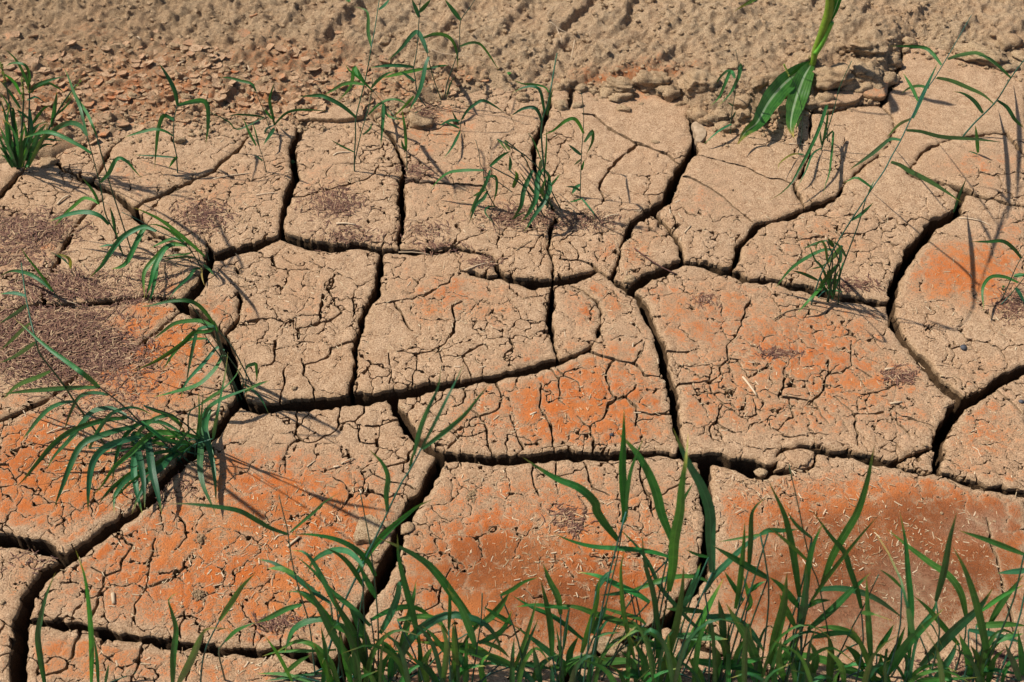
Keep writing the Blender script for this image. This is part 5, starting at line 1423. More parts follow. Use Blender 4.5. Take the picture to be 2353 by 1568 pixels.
# ------------------------------------------------------------------ grass: traced shoots. P name|label|group|base|lean ; S stem, L leaf, Y yellowed leaf, H seed head ; tile codes switch with @
GRASS = """
P grass_clump|dense seeding grass clump at the left edge, behind the needle drift|@a0 150,1530|6
S 22 @a0 150,1530 120,1200 60,800 12,600
H 30 @a0 50,760 10,580
S 22 @a0 170,1530 200,1200 215,930 208,740
H 30 @a0 215,930 205,720
S 22 @a0 255,1500 265,1100 272,850 270,720
H 30 @a0 270,850 270,690
S 22 @a0 330,1420 520,1050 600,920 700,780
H 34 @a0 570,970 730,750
L 30 @a0 270,820 230,700 150,550 35,440
L 28 @a0 190,870 130,760 60,700 -20,655
L 24 @a0 260,800 270,700 230,600 120,580 45,615
L 28 @a0 290,850 330,790 420,750 600,700
L 26 @a0 280,830 330,800 440,765 520,800 600,860
L 24 @a0 250,920 330,895 390,930 440,960
L 35 @a0 470,1170 500,1000 525,835
L 24 @a0 510,1060 600,980 665,890
L 28 @a0 290,1150 350,1060 410,990 490,960
L 26 @a0 150,1300 120,1100 60,940 -10,850
L 26 @a0 190,1000 80,830 -10,735
L 26 @a0 250,1500 330,1290 420,1280 610,1300
L 22 @a0 260,1090 200,1040 140,1010
L 40 @a0 300,1400 350,1240 430,1130
L 24 @a0 130,1200 120,1005 60,1010 0,1040
L 24 @a0 150,1400 270,1350 100,1330 0,1340
L 34 @a0 150,1530 60,1300 -10,1150
L 34 @a0 130,1530 40,1400 -20,1340
L 30 @a0 170,1540 100,1300 60,1100 0,900
L 34 @a0 180,1540 230,1300 350,1150 450,1120
L 34 @a0 160,1500 150,1250 140,1080
L 34 @a0 200,1540 190,1300 230,1150
L 30 @a0 120,1540 60,1450 0,1420
L 30 @a0 230,1560 300,1440 310,1430
L 30 @a0 140,1500 90,1250 20,1080
L 28 @a0 240,1480 290,1250 380,1120
L 30 @a0 150,1540 90,1350 60,1150 90,950
L 30 @a0 200,1540 260,1350 290,1200 270,1000
L 28 @a0 110,1540 30,1350 -30,1200
L 30 @a0 170,1540 130,1400 40,1280 -20,1250
L 30 @a0 230,1540 320,1400 420,1330 520,1340
L 28 @a0 190,1540 160,1300 90,1150 30,1100
L 28 @a0 210,1540 240,1250 200,1100 150,960
L 30 @a0 260,1540 360,1330 420,1220 440,1130
L 28 @a0 140,1540 100,1420 20,1330 -30,1320
L 26 @a0 180,1540 230,1400 330,1260 460,1240
P tall_grass|tall blue-stemmed shoot right of the left edge clump, leaning to it|@b0 1130,780|0
S 16 @b0 1130,780 1060,580 970,400 925,150 885,0 @a0 840,1400 800,1250
L 30 @a0 800,1250 740,1000 680,850 620,690 580,610
L 34 @a0 840,1410 750,1350 600,1270 510,1230 400,1215 210,1270
L 40 @a0 800,1250 740,1160 640,1130 520,1180 400,1280 290,1360
L 26 @a0 690,850 740,950 800,1040 850,1150 885,1240
L 34 @b0 925,110 970,60 1005,20 @a0 1060,1480 1110,1455 1180,1500 1230,1560 @b0 1310,80
L 24 @b0 910,310 860,200 760,70
L 28 @b0 915,310 850,270 770,255 700,310 600,400 500,520
L 40 @b0 1000,500 920,420 800,385 650,400 450,470
L 28 @b0 1060,580 1040,450 1010,330
L 24 @b0 1110,740 1080,620 1040,480
L 20 @b0 1080,690 980,690 905,705
P bent_grass|single grass plant with folded hanging leaves on the upper left plates|@a0 1632,1590|0
S 14 @a0 1632,1590 1620,1420 1595,1300 1600,1100 1632,970
L 36 @a0 1632,970 1610,850 1560,740 1500,640 1455,580
L 40 @a0 1632,970 1750,940 1860,925 1910,980 1915,1150 1890,1330
L 44 @a0 1605,1105 1540,1070 1490,1075 1450,1200 1430,1400 1420,1560
L 28 @a0 1590,1250 1520,1210 1430,1190 1300,1215 1135,1265
L 16 @a0 1620,1450 1500,1440 1230,1425
L 30 @a0 1630,1440 1590,1480 1550,1550
P grass_shoot|thin grass shoot left of the left vertical crack|@a1 95,1580|0
S 10 @a1 95,1580 60,1440 20,1330 0,1290
L 26 @a0 2353,1340 2280,1200 2230,1080
L 20 @a1 60,1480 20,1450 -20,1420
L 16 @a1 30,1350 -10,1200 -40,1110
P grass_shoot|three-leaved grass shoot at the edge of the flakes, left of the tall stems|@a1 170,1235|0
S 10 @a1 170,1235 130,1190 70,1020 20,900 0,840
L 24 @a1 170,1150 150,1050 125,930 140,850 175,750
L 22 @a1 170,1150 220,1090 300,1030 420,1010 660,1020
L 20 @a1 160,1110 120,1060 80,1010
L 30 @a1 170,1180 110,1270 65,1340
L 18 @a1 80,1085 0,1065 @a0 2180,1055 2070,1080
L 24 @a1 0,840 @a0 2310,770 2200,740 2100,715 2010,710
L 16 @a1 80,1080 @a0 2190,1190 2100,1120 1940,1040 1800,1010
P tall_grass|tallest grass shoot, rising past the long mud slab to the top edge|@a1 905,1580|0
S 15 @a1 905,1580 905,1430 915,1250 920,1080 990,800 1040,560 1060,430 1090,280 1120,80 1140,-40
S 12 @a1 905,1500 960,1250 1010,1080 1060,880 1070,720
L 30 @a1 1060,430 1030,290 1030,150 1000,90 890,60
L 36 @a1 920,1080 830,1000 740,940 610,880 500,880 390,890
L 30 @a1 1000,780 900,760 800,775 720,820 620,880
L 36 @a1 1000,770 930,670 905,620 890,700 860,810 750,935
L 28 @a1 1010,780 960,700 930,620
L 20 @a1 1070,835 960,730 860,650 820,590
L 26 @a1 1060,810 1120,740 1200,680 1280,655
L 26 @a1 1040,1050 1120,970 1220,920 1320,925 1440,1000
L 16 @a1 905,1400 780,1340 680,1280
L 28 @a1 1130,90 1180,50 1240,-20
L 20 @a1 985,1240 1050,1180 1060,1130
P tall_grass|group of three tall thin stems rising from the straw-covered root clod|@a1 1570,985|0
S 13 @a1 1570,985 1490,880 1460,700 1450,620 1480,450 1500,160 1512,-30
S 12 @a1 1700,910 1640,750 1600,600 1570,480 1560,400
S 12 @a1 1735,900 1760,760 1830,560 1870,440 1880,200 1960,80 2030,-30
S 10 @a1 1570,985 1330,1090 1180,960 1070,830
L 34 @a1 1500,160 1470,80 1430,-10
L 34 @a1 1505,110 1550,60 1610,-10
L 40 @a1 1575,490 1530,370 1480,295 1420,340 1330,450 1200,570
L 30 @a1 1535,350 1640,315 1740,325 1810,380 1850,500 1850,660
L 36 @a1 1880,185 1830,120 1770,40 1730,-10
L 28 @a1 1450,620 1350,605 1200,605 1040,625
L 30 @a1 1610,630 1500,640 1380,665 1250,695 1160,720
L 20 @a1 1600,630 1680,610 1770,600
L 40 @a1 1590,520 1560,600 1530,750 1490,870 1400,1030
L 26 @a1 1870,430 1980,395 2060,410 2130,490 2240,660
L 26 @a1 1460,745 1380,690 1320,650
L 30 @a1 1450,885 1370,970 1260,1080
L 32 @a1 1170,950 1165,1100 1145,1350
L 22 @a1 1190,970 1200,1050 1290,1095 1380,1085
L 16 @a1 1750,890 1790,760 1830,700
P grass_shoot|single upright shoot at the head of the second vertical crack|@b1 1388,20|0
S 12 @b1 1388,20 @a1 1385,1400 1365,1200
L 28 @a1 1380,1390 1370,1200 1340,1000
L 22 @a1 1380,1390 1350,1340 1335,1280
P grass_shoot|small arching shoot on the middle back plate|@a1 1875,1200|0
S 10 @a1 1875,1200 1890,1100 1920,1050
L 24 @a1 1890,1100 1950,1010 2060,930 2110,930 2200,980 2290,1040
L 22 @a1 1875,1110 1780,1110 1680,1160
L 20 @a1 1870,1180 1800,1150 1730,1115
L 18 @a1 1865,1150 1830,1080 1800,1020
L 24 @a1 1875,1210 1800,1360 1720,1460
P grass_clump|grass clump in the middle crack, its blades hanging over both plates|@b2 330,345|4
S 22 @b2 330,345 @a2 270,1220 330,960 360,800 400,560 415,490
S 14 @b1 2200,340 2110,160 2090,0
S 10 @b2 0,200 @a1 2090,1560 2050,1400 2020,1290
L 28 @a2 280,1150 250,1050 200,990 100,1000 0,1060 -20,1060
L 30 @a2 300,1050 260,850 200,800 100,810 0,860
L 20 @a2 340,850 300,800 200,775 100,770 0,730
L 24 @a2 320,1060 350,900 380,810
L 26 @b2 330,330 200,200 60,0
L 44 @b2 250,0 230,100 220,250 160,380 90,470
L 40 @b2 190,0 110,180 80,330 0,460
L 24 @b2 340,160 400,90 445,30
L 36 @b2 340,300 330,150 340,60 300,0
L 40 @b2 345,90 350,180 290,300 200,430 110,570
L 34 @b2 30,0 45,60 10,160
L 20 @b2 130,380 60,410 0,450
L 40 @b2 250,20 270,-70 290,-85
L 18 @b2 300,0 @a2 315,1330 320,1170
L 12 @b2 270,-90 @a2 200,1300 140,1210
L 30 @b1 2130,190 2090,260 2020,320 1960,480
L 18 @b1 2200,330 2130,340 2110,390 2180,480
L 22 @b1 2110,180 2050,210 1990,240
L 26 @b1 2100,70 2200,60 2210,180 2180,300
L 30 @b1 2150,0 2110,120 2010,300 1960,420
L 30 @b1 2090,0 1930,0 1780,20 1690,80 1590,190
L 30 @a1 2340,1400 2320,1400 2250,1440 2150,1530
L 30 @a1 2340,1390 2310,1340 2290,1290
L 20 @a1 2320,1410 2250,1310 2220,1280
L 28 @a1 2330,1430 2340,1500 2330,1567
L 30 @b2 300,250 240,150 250,60 290,-20
L 30 @b2 320,300 280,200 300,100 330,40
P grass_shoot|slim branching shoot on the plate right of the middle crack|@b2 625,255|0
S 11 @b2 625,255 630,130 @a2 640,1400 660,1100 640,860
L 30 @a2 660,1230 610,1130 560,1090 480,1120 380,1200 270,1250
L 30 @a2 665,1310 720,1230 740,1210 740,1300 680,1430
L 30 @a2 635,1425 570,1370 515,1325
L 18 @a2 640,1460 570,1520
L 20 @a2 665,1470 640,1567
L 34 @b2 625,130 580,170 550,220
L 20 @b2 630,190 570,155 490,150
L 18 @b2 640,260 580,280 520,295
L 18 @b2 640,258 700,330 750,400 745,480
P grass_shoot|drooping grass shoot in front of the soil ridge, left of the maize|@a2 2010,1225|0
S 10 @a2 2010,1225 2020,1050 2060,800 2080,600 2055,460
L 24 @a2 2050,700 2020,660 1970,660 1900,730 1850,820
L 28 @a2 2050,720 2010,660 1960,770 1900,900 1820,980
L 34 @a2 2075,640 2105,600 2080,720 2000,870 1890,980
L 24 @a2 2020,1140 1900,1210 1760,1330
L 16 @a2 2030,1080 2060,1020
L 12 @a2 2030,975 1980,940
P grass_clump|small grass clump below the maize leaves on the right back plate|@a3 490,1375|0
S 12 @a3 490,1375 600,1030 660,800 770,560
L 30 @a3 490,1100 540,965 470,1180 380,1380 280,1567 @b3 220,110 120,210 0,280
L 18 @a3 490,1360 410,1420 350,1567 @b3 300,100 260,170
L 20 @a3 500,1330 545,1100 550,980
L 26 @a3 510,1290 590,1210 600,1260 570,1567 @b3 530,130 500,250
L 16 @a3 495,1340 480,1240 490,1200
P grass_stalk|thin brown-headed stalk in front of the maize leaf, with a yellow curled blade|@a3 275,1415|0
S 8 @a3 275,1415 310,1250 310,1000 250,780 190,690
H 16 @a3 195,700 150,600
Y 16 @a3 280,1412 200,1430 110,1500 90,1560
L 14 @a3 275,1415 310,1420 340,1425
L 14 @a3 250,1200 290,1110 315,1070
P tall_grass|long slanting stem rising from the right clump to the top right corner|@b3 400,1225|0
S 15 @b3 400,1225 470,1000 530,870 640,660 770,450 870,300 960,160 1070,0 @a3 1130,1450 1220,1290 1300,1120 1420,880 1530,720 1640,540 1750,350 1870,140
L 34 @a3 1220,1290 1130,1280 1060,1330 950,1420 740,1567
L 34 @a3 1270,1200 1400,1210 1600,1260 1900,1280 2160,1310
L 24 @a3 1320,1090 1200,1150 1090,1270
L 28 @a3 1380,930 1320,800 1240,670
L 24 @a3 1480,810 1390,790 1300,810 1220,865
L 36 @a3 1550,715 1680,740 1850,810 1990,880 2110,990
L 30 @a3 1595,600 1520,500 1440,440 1300,425 1100,425
L 40 @a3 1650,540 1780,500 1930,485 2060,560 2230,715
L 34 @a3 1330,1090 1430,860 1560,580
L 28 @b3 770,460 870,390 970,295
L 28 @b3 960,165 870,100 800,70 690,120
L 16 @b3 920,220 950,150 985,80
L 40 @a3 1130,1490 1220,1520 @b3 1290,0 1450,80 1600,170 1780,295
P grass_clump|grass clump at the back edge of the large right plate, in its crack|@b3 600,1150|4
S 18 @b3 600,1150 680,900 740,740 830,500 900,260
L 34 @b3 600,730 500,735 330,820 200,920 60,1090
L 22 @b3 600,1180 500,900 430,820 360,640
L 40 @b3 450,1100 560,960 650,860
L 44 @b3 545,860 610,780 680,690
L 36 @b3 660,850 670,780 680,700
L 30 @b3 550,860 530,700 480,645 440,700 450,780
L 18 @b3 540,645 440,670 320,720
L 36 @b3 600,700 575,660 550,620
L 24 @b3 720,800 660,700 590,650
L 18 @b3 550,850 470,890 380,910
L 30 @b3 460,1010 330,950 215,920
L 28 @b3 520,1050 400,1170 270,1310
L 24 @b3 540,1030 600,1005 655,1015
L 20 @b3 540,1100 640,1110 710,1120
L 24 @b3 590,1170 650,1000 690,850
L 30 @b3 580,1150 560,1000 540,900
L 30 @b3 610,1150 620,1000 660,900
L 26 @b3 560,1140 500,1050 480,960
P tall_grass|slanting shoot on the far right back plate, running off the right edge|@a3 1790,1258|0
S 18 @a3 1790,1258 1900,1130 2090,940 2230,720 2380,520
L 36 @a3 1975,1040 1900,930 1800,860 1700,840
L 30 @a3 2110,925 2200,990 2270,1100 2353,1180
L 24 @a3 2230,715 2130,620 2020,530 1895,515
P grass_sprig|short upright blade on the small plate at the upper right|@a3 1930,1405|0
L 30 @a3 1930,1405 1920,1280 1905,1150
L 14 @a3 1930,1420 1840,1390
P grass_shoot|arching grass shoot at the right edge, on the orange right plate|@b3 2150,1190|0
S 12 @b3 2150,1190 2220,1030 2290,870 2353,770
S 12 @b3 2140,1235 2230,1140 2353,990
L 34 @b3 2330,810 2260,720 2160,650 2020,655 1860,655
L 30 @b3 2300,1030 2180,980 2060,975 1990,1040 1970,1130 1985,1290
L 36 @b3 2260,975 2310,965 2370,955
L 36 @b3 2280,1080 2310,1130 2370,1240
L 14 @b3 2170,1110 2140,1080
P grass_sprig|single short blade standing in the head of the wide right crack|@b3 1705,385|0
L 22 @b3 1705,385 1770,200 1825,70
P grass_clump|arching grass clump rooted in the left middle crack junction|@b0 1860,885|8
S 10 @b0 1845,880 1780,780 1720,660
S 8 @b0 1850,870 1800,700 1750,520 1715,395
S 8 @b0 1880,850 1840,680 1815,590
S 8 @b0 1920,830 1890,700
S 12 @b0 1840,880 1700,680 1450,560 1280,460 1120,385
L 34 @b0 1880,790 1780,700 1650,590 1480,460 1300,370 1210,340
L 30 @b0 1690,660 1560,550 1420,495 1330,520
L 44 @b0 1440,560 1340,520 1250,540 1120,620 1010,760 930,880 820,990
L 44 @b0 1440,560 1340,530 1290,600 1230,720 1170,840 1100,890 1020,905
L 28 @b0 1700,650 1590,630 1480,670 1380,715
L 44 @b0 1720,690 1600,680 1510,720 1440,800 1370,870 1320,970 1330,1180
L 44 @b0 1600,680 1540,700 1480,780 1420,900 1390,1010 1340,1170
L 34 @b0 1450,820 1430,960 1390,1150 1350,1240
L 20 @b0 1760,760 1680,775 1580,780 1490,800
L 20 @b0 1790,800 1750,795 1620,800 1490,840
L 30 @b0 1840,905 1790,910 1740,980 1650,1060 1590,1130 1545,1190
Y 22 @b0 1850,890 1860,980 1880,1060
L 28 @b0 1870,870 1920,910 1970,970
P grass_shoot|low arching shoot at the front of the left middle plate, by the needle drift|@b0 570,1245|0
S 12 @b0 570,1245 490,1110
L 34 @b0 490,1110 420,1050 310,970 200,930 100,925 -10,975
L 22 @b0 490,1115 420,1020 330,900 250,800 185,700
P grass_sprig|small folded yellow-green blade on the left middle plate|@b0 690,992|0
S 10 @b0 690,992 650,900
Y 30 @b0 650,900 630,810 540,770 520,760
L 14 @b0 660,890 560,800 430,735
P tall_grass|blue-green stem leaning left across the needle drift, lower left edge|@c0 970,970|0
S 22 @c0 970,970 880,830 780,690 680,550 560,370 450,230 360,110 330,0 @b0 290,1410 250,1230 225,1080 195,850
L 34 @b0 235,1155 120,1130 -10,1138
L 34 @b0 245,1235 150,1310 -10,1410
L 30 @b0 285,1400 200,1470 100,1567 @c0 0,90
L 44 @c0 325,10 230,80 120,150 -10,205
L 40 @c0 460,280 330,340 200,390 110,450 20,550
L 40 @c0 680,560 580,570 450,630 340,740 270,830 200,910
P grass_clump|large drooping grass clump rooted in the lower left crack|@c0 1790,985|14
S 20 @c0 1780,980 1500,920 1350,810 1170,630 1000,490 910,425
S 16 @c0 1780,980 1500,920 1200,790 960,720 790,690
S 10 @c0 1780,980 1400,960 1210,890 1000,970 860,950
L 44 @c0 910,425 780,310 620,190 480,90 370,0 @b0 250,1460 120,1350
L 40 @c0 910,425 700,430 450,445 200,465 -10,495
L 34 @c0 1000,500 900,480 780,490 710,540 640,680 590,830
L 50 @c0 1160,690 1050,630 930,625 840,660 780,730 650,900 500,1060 430,1190
L 34 @c0 1420,690 1300,630 1200,610 1080,640 1000,690 900,830 820,990
L 50 @c0 1170,705 1000,720 850,755 720,800 600,860 480,960 350,1110 230,1260 150,1340
L 54 @c0 1230,790 1050,830 900,880 780,930 710,1010 640,1160 560,1370 490,1550
L 50 @c0 1830,890 1700,860 1500,840 1400,850 1280,950 1200,1030 1050,1160 950,1310 860,1420
L 40 @c0 1650,830 1500,750 1350,740 1240,780 1150,870 1090,990 1050,1160 1030,1330
L 36 @c0 1700,830 1600,700 1530,685 1420,720 1300,810 1200,960
L 64 @c0 1400,920 1350,900 1370,1000 1400,1200 1450,1400 1490,1600
L 60 @c0 1350,880 1230,850 1250,960 1290,1120 1320,1300 1330,1540
L 56 @c0 1400,960 1260,1000 1240,1060 1230,1200 1260,1400 1310,1600
L 60 @c0 1300,880 1200,900 1050,940 940,1000 870,1080 830,1200 810,1400 810,1580
L 56 @c0 1650,1020 1500,1100 1350,1200 1200,1250 1100,1350 1050,1450 1050,1590
L 40 @c0 1750,950 1550,1050 1400,1150 1200,1300 1060,1440 990,1500
L 50 @c0 1750,960 1650,950 1500,1150 1380,1250 1280,1420 1210,1590
L 44 @c0 1300,1150 1090,1300 980,1400 900,1510
L 34 @c0 1780,900 1600,880 1450,900 1300,960
L 34 @c0 1790,940 1650,930 1500,900 1400,820 1300,740
L 34 @c0 1800,930 1700,960 1540,960 1400,930
L 30 @c0 1830,830 1780,810 1730,830 1640,950 1530,1100
L 26 @c0 1700,820 1550,690 1420,640 1320,595
L 18 @c0 1300,960 1220,980 1080,1015 950,1030
L 34 @c0 1750,980 1550,1010 1400,1040 1250,1120
L 34 @c0 1760,990 1600,1060 1450,1200 1400,1350
L 30 @c0 1770,960 1650,900 1550,820 1450,750
L 56 @c0 1840,930 1860,760 1920,620 1880,800 1950,1100 1980,1350 1985,1510
L 54 @c0 1830,900 1830,800 1850,920 1840,1160 1870,1330 1930,1470 1990,1600
L 40 @c0 1880,700 1930,605 2050,530 2200,470 2353,410
L 20 @c0 1830,900 1850,700 1870,460
L 20 @c0 1800,910 1830,700 1825,460
L 40 @c0 1850,580 1960,510 2060,440 2170,320 2240,170
L 34 @c0 1960,900 1990,720 2030,500 2070,300 2095,100
P grass_clump|spreading grass clump over the big crack bend, left of centre|@c0 2225,420|8
S 14 @c0 2225,420 2230,340 2100,150 1980,0 @b0 1880,1400 1750,1230
S 12 @c0 2240,500 2260,410 2260,250 2245,170
L 34 @b0 1970,1420 1900,1320 1810,1230 1700,1195 1550,1205 1400,1240 1260,1260
L 34 @b0 1960,1430 1850,1385 1720,1385 1600,1410 1500,1480 1400,1560
L 44 @b0 1980,1450 1900,1480 1780,1490 @c0 1690,10 1550,110 1400,200 1220,280
L 34 @b0 1970,1430 1830,1460 1790,1560 @c0 1750,180 1710,400
L 30 @c0 1900,-20 1720,0 1580,140 1500,270
L 34 @c0 2060,90 2000,60 1880,200 1710,390 1660,540
L 40 @c0 2100,150 2050,130 1990,240 1880,360 1780,420 1600,470 1400,520
L 30 @c0 2260,260 2280,230 2330,215 @c1 0,220 10,380
L 28 @c0 2250,470 2353,410 @c1 120,365
L 26 @c0 2250,400 2353,480 @c1 60,560 120,680
L 20 @b0 2000,1500 1990,1440 1960,1370
P tall_grass|three-bladed fan of grass leaning over the centre left crack|@d1 370,770|-12
S 16 @d1 370,770 440,540 480,440 640,110 @c1 1330,1320 1420,1180 1520,990
L 30 @c1 1520,990 1640,760 1760,520 1850,340 1915,210
L 50 @c1 1530,990 1700,860 1900,690 2050,510 2150,385
L 50 @c1 1450,1050 1510,800 1590,600 1670,430 1700,250
L 28 @c1 1415,1180 1430,1090 1460,980
L 50 @c1 1210,1567 1200,1400 1215,1250 1160,1120 1030,990
L 36 @d1 520,340 600,200 700,90 810,0 @c1 1500,1510 1640,1450
P grass_clump|front grass clump across the lower centre left crack|@d1 560,900|-10
S 10 @d1 310,860 280,600 230,430 190,270 165,100 140,0 @c1 210,1420
S 11 @d1 640,880 640,600 620,350 610,270 590,130 565,0 @c1 960,1400
S 12 @d1 430,880 440,700 430,560
S 12 @d1 610,880 620,700 600,560
L 26 @d1 165,120 80,90 0,45 @c0 2190,1560 1950,1520 1750,1500 1560,1495
L 16 @d1 180,110 250,50 310,0 @c1 620,1490 760,1400
L 34 @d1 625,340 590,270 520,200 420,150 300,125 180,120
L 28 @d1 420,500 330,320 260,220 185,205
L 30 @d1 560,290 540,260 480,210 400,205 310,250 270,320
L 28 @d1 565,395 500,290 440,230 365,190
L 30 @d1 630,450 580,360 535,270
L 30 @d1 600,600 500,500 400,420 300,310 200,225
L 26 @d1 210,330 130,300 60,300
L 28 @d1 390,480 300,420 200,340 90,270 0,250
L 30 @d1 240,487 160,510 80,550 0,585
L 26 @d1 420,640 350,520 260,430 160,420
L 34 @d1 420,580 340,565 260,580 190,630 150,740
L 16 @d1 420,725 300,730 120,735 30,760
L 20 @d1 190,890 120,760 45,650
L 36 @d1 400,900 340,770 300,690
L 30 @d1 560,660 420,600 330,500 190,400
L 46 @d1 650,910 560,760 500,620 430,500 400,420
L 40 @d1 540,910 500,800 400,640 330,500 240,340
L 40 @d1 600,720 550,620 480,480
L 30 @d1 575,860 570,750 570,580
L 44 @d1 1160,610 1040,450 960,340 880,260 760,190 640,140
L 36 @d1 650,640 700,550 740,450 755,375 790,410 835,435
L 28 @d1 600,570 700,520 790,500 870,520 960,600
L 20 @d1 820,770 740,690 650,640
L 34 @d1 700,900 710,760 705,690
L 20 @d1 300,900 150,855 0,850
L 18 @d1 350,845 200,865 40,890
L 26 @d1 150,850 220,790 290,750
L 40 @d1 800,900 700,720 600,660
L 30 @d1 540,880 520,720 460,640
L 34 @d1 500,910 470,780 440,640
L 34 @d1 350,910 370,760 340,600
L 34 @d1 620,910 660,800 720,740
P grass_clump|front grass clump below the lower centre plate, with wide arching blades|@d1 1000,905|-10
S 12 @d1 1130,910 1160,700 1180,560 1185,430
S 10 @d1 860,910 860,760 850,680
L 34 @d1 855,690 820,530 790,420 750,250 740,120
L 36 @d1 750,760 780,640 820,480 840,360
L 28 @d1 740,570 850,550 950,570 1030,680
L 44 @d1 700,880 800,680 900,590 1000,545 1100,550 1200,590 1270,680 1280,760
L 30 @d1 1010,760 930,650 870,600
L 20 @d1 1010,620 1015,500 1010,370
L 40 @d1 1150,710 1120,620 1070,500 1000,400
L 40 @d1 1170,600 1250,530 1330,420
L 28 @d1 1341,590 1270,550 1190,500
L 34 @d1 1165,690 1230,660 1290,620 1341,520
L 40 @d1 1280,800 1150,720 1000,700 820,680
L 40 @d1 1350,810 1250,770 1100,730 970,720
L 24 @d1 1165,680 1210,690 1280,720 1330,770
L 34 @d1 980,900 1000,700 960,580
L 36 @d1 1050,900 1040,700 1030,580
L 30 @d1 860,900 860,760 850,640
L 40 @d1 1020,900 1100,820 1200,810
L 40 @d1 900,910 880,800 930,700
L 36 @d1 1100,910 1090,800 1020,700
L 34 @d1 960,910 900,830 800,760
L 34 @d1 1200,910 1180,800 1230,740
P grass_clump|front grass clump of long upright blades before the second lower crack, centre|@d2 260,905|-10
S 12 @d2 330,905 410,700 480,530 520,370 560,200 585,30
L 46 @d2 575,60 590,10 @c2 1010,1200 1020,900 1030,620
L 40 @c2 1050,1567 1060,1400 1090,1200 1150,1030 1215,880
L 46 @d2 555,150 490,70 445,0 @c2 760,1480 620,1350 420,1270 250,1170 100,1070
L 26 @d2 830,240 720,210 580,195 430,185 310,155 220,115
L 32 @d2 720,475 650,430 560,390 450,340 345,318
L 36 @d2 365,740 400,620 440,480 460,330
L 28 @d2 440,420 460,380 500,330 540,305
L 34 @d2 740,630 600,590 460,545 330,500 200,490
L 26 @d2 370,670 230,560 100,500 0,440
L 34 @d2 255,540 240,450 200,370 160,270
L 34 @d2 210,760 205,620 180,480 150,360
L 20 @d2 300,510 130,490 20,500
L 40 @d2 420,640 470,540 500,480
L 22 @d2 700,590 660,560 560,530 450,500
L 44 @d2 400,910 320,840 200,740 100,660 0,590
L 24 @d2 -60,440 0,410 60,370 140,345
L 22 @d2 0,850 60,700 110,540 130,450
L 22 @d2 20,880 80,700 140,560
L 34 @d2 150,905 130,800 110,700
L 20 @d2 270,905 250,720 230,600
L 20 @d2 270,720 290,560 300,500
L 50 @d2 200,830 350,800 500,790 650,790 740,840
L 16 @d2 430,660 500,640 580,635
L 50 @d2 560,860 650,850 740,900
L 30 @d2 0,810 100,805 220,830
L 40 @d2 330,905 300,760 350,650
L 40 @d2 240,905 300,800 420,740
L 36 @d2 100,905 160,800 260,740
P grass_clump|front grass clump rising over the second lower crack|@d2 780,905|-10
S 10 @d2 720,905 750,700 740,500
L 50 @d2 835,150 810,80 780,0 @c2 1330,1400 1250,1200 1130,1010 960,830
L 56 @d2 1050,320 1040,150 1035,0 @c2 1740,1340 1650,1180 1560,1000 1480,800
L 54 @d2 820,420 840,300 850,150 880,0 @c2 1560,1350 1600,1080 1620,850
L 30 @c2 1540,1560 1570,1470 1670,1300
L 24 @d2 1000,640 900,540 780,400 720,280 650,180 540,70
L 26 @d2 640,770 590,560 575,430 570,300 590,200
L 30 @d2 775,660 760,560 740,420 700,280 680,120
L 26 @d2 640,410 570,425 455,440
L 26 @d2 620,420 700,390 820,350 920,340 1010,360 1060,420
L 34 @d2 800,720 700,680 630,650
L 30 @d2 1000,525 900,515 800,510
L 36 @d2 765,770 770,650 760,560
L 40 @d2 770,905 800,800 860,600 890,420 900,280
L 50 @d2 800,905 870,790 950,660 1000,560 1050,460 1110,350
L 36 @d2 900,500 950,390 990,270
L 18 @d2 1030,240 970,225 910,200
L 40 @d2 860,650 1000,660 1130,670
L 40 @d2 1000,905 970,840 920,760
L 40 @d2 700,905 690,780 620,660
L 34 @d2 850,905 820,780 820,640
L 34 @d2 650,905 640,800 560,720
P grass_clump|front grass clump with crossing blades right of the second lower crack|@d2 1140,905|-10
S 12 @d2 1090,905 1130,660 1160,560 1220,450
S 12 @d2 1100,905 1150,740 1200,560
L 34 @d2 1010,420 1060,340 1130,270 1200,200 1270,140 1341,110
L 40 @d2 1341,350 1250,300 1150,240 1050,180
L 14 @d2 1341,115 1200,140 1080,160
L 28 @d2 1240,300 1250,150 1260,0 @c3 -10,820
L 30 @d2 1170,510 1190,400 1210,200 1220,50
L 26 @d2 1210,470 1160,390 1110,310
L 26 @d2 1230,520 1250,480 1230,400 1210,330
L 24 @d2 1230,430 1280,390 1330,365
L 44 @d2 1020,550 1150,560 1240,620 1300,700 1320,740
L 40 @d2 1110,690 1100,560 1080,460
L 50 @d2 1310,860 1240,680 1180,580 1120,480
L 44 @d2 940,780 1100,800 1250,780 1341,760
L 34 @d2 1050,810 1200,820 1341,870
L 40 @d2 1130,800 1100,680 970,600
L 40 @d2 1200,905 1180,760 1240,640
L 40 @d2 1060,905 1080,760 1030,680
L 36 @d2 1280,905 1250,820 1190,740
P grass_clump|front grass clump at the lower right, upright blades crossing at its middle|@d3 150,905|-10
S 10 @d3 350,800 440,610 500,500 580,330
S 10 @d3 330,720 270,400 230,290 190,130 165,0 @c3 110,650
L 40 @d3 165,450 140,260 110,100 80,0 @c3 0,730
L 20 @d3 230,140 180,100 140,60 100,0
L 32 @d3 490,510 470,420 430,300 400,210 330,130 235,0 
L 40 @d3 285,380 340,230 420,90 470,0 @c3 520,740 560,540
L 22 @d3 220,480 300,360 400,230 490,120 580,20
L 34 @d3 250,420 270,410 380,405 500,430 600,480 720,570
L 36 @d3 210,620 330,520 430,420 540,320
L 36 @d3 160,500 70,390 0,340
L 26 @d3 -40,120 0,100 80,100 160,95
L 20 @d3 210,260 100,160 0,80
L 34 @d3 200,450 210,300 240,170 290,60
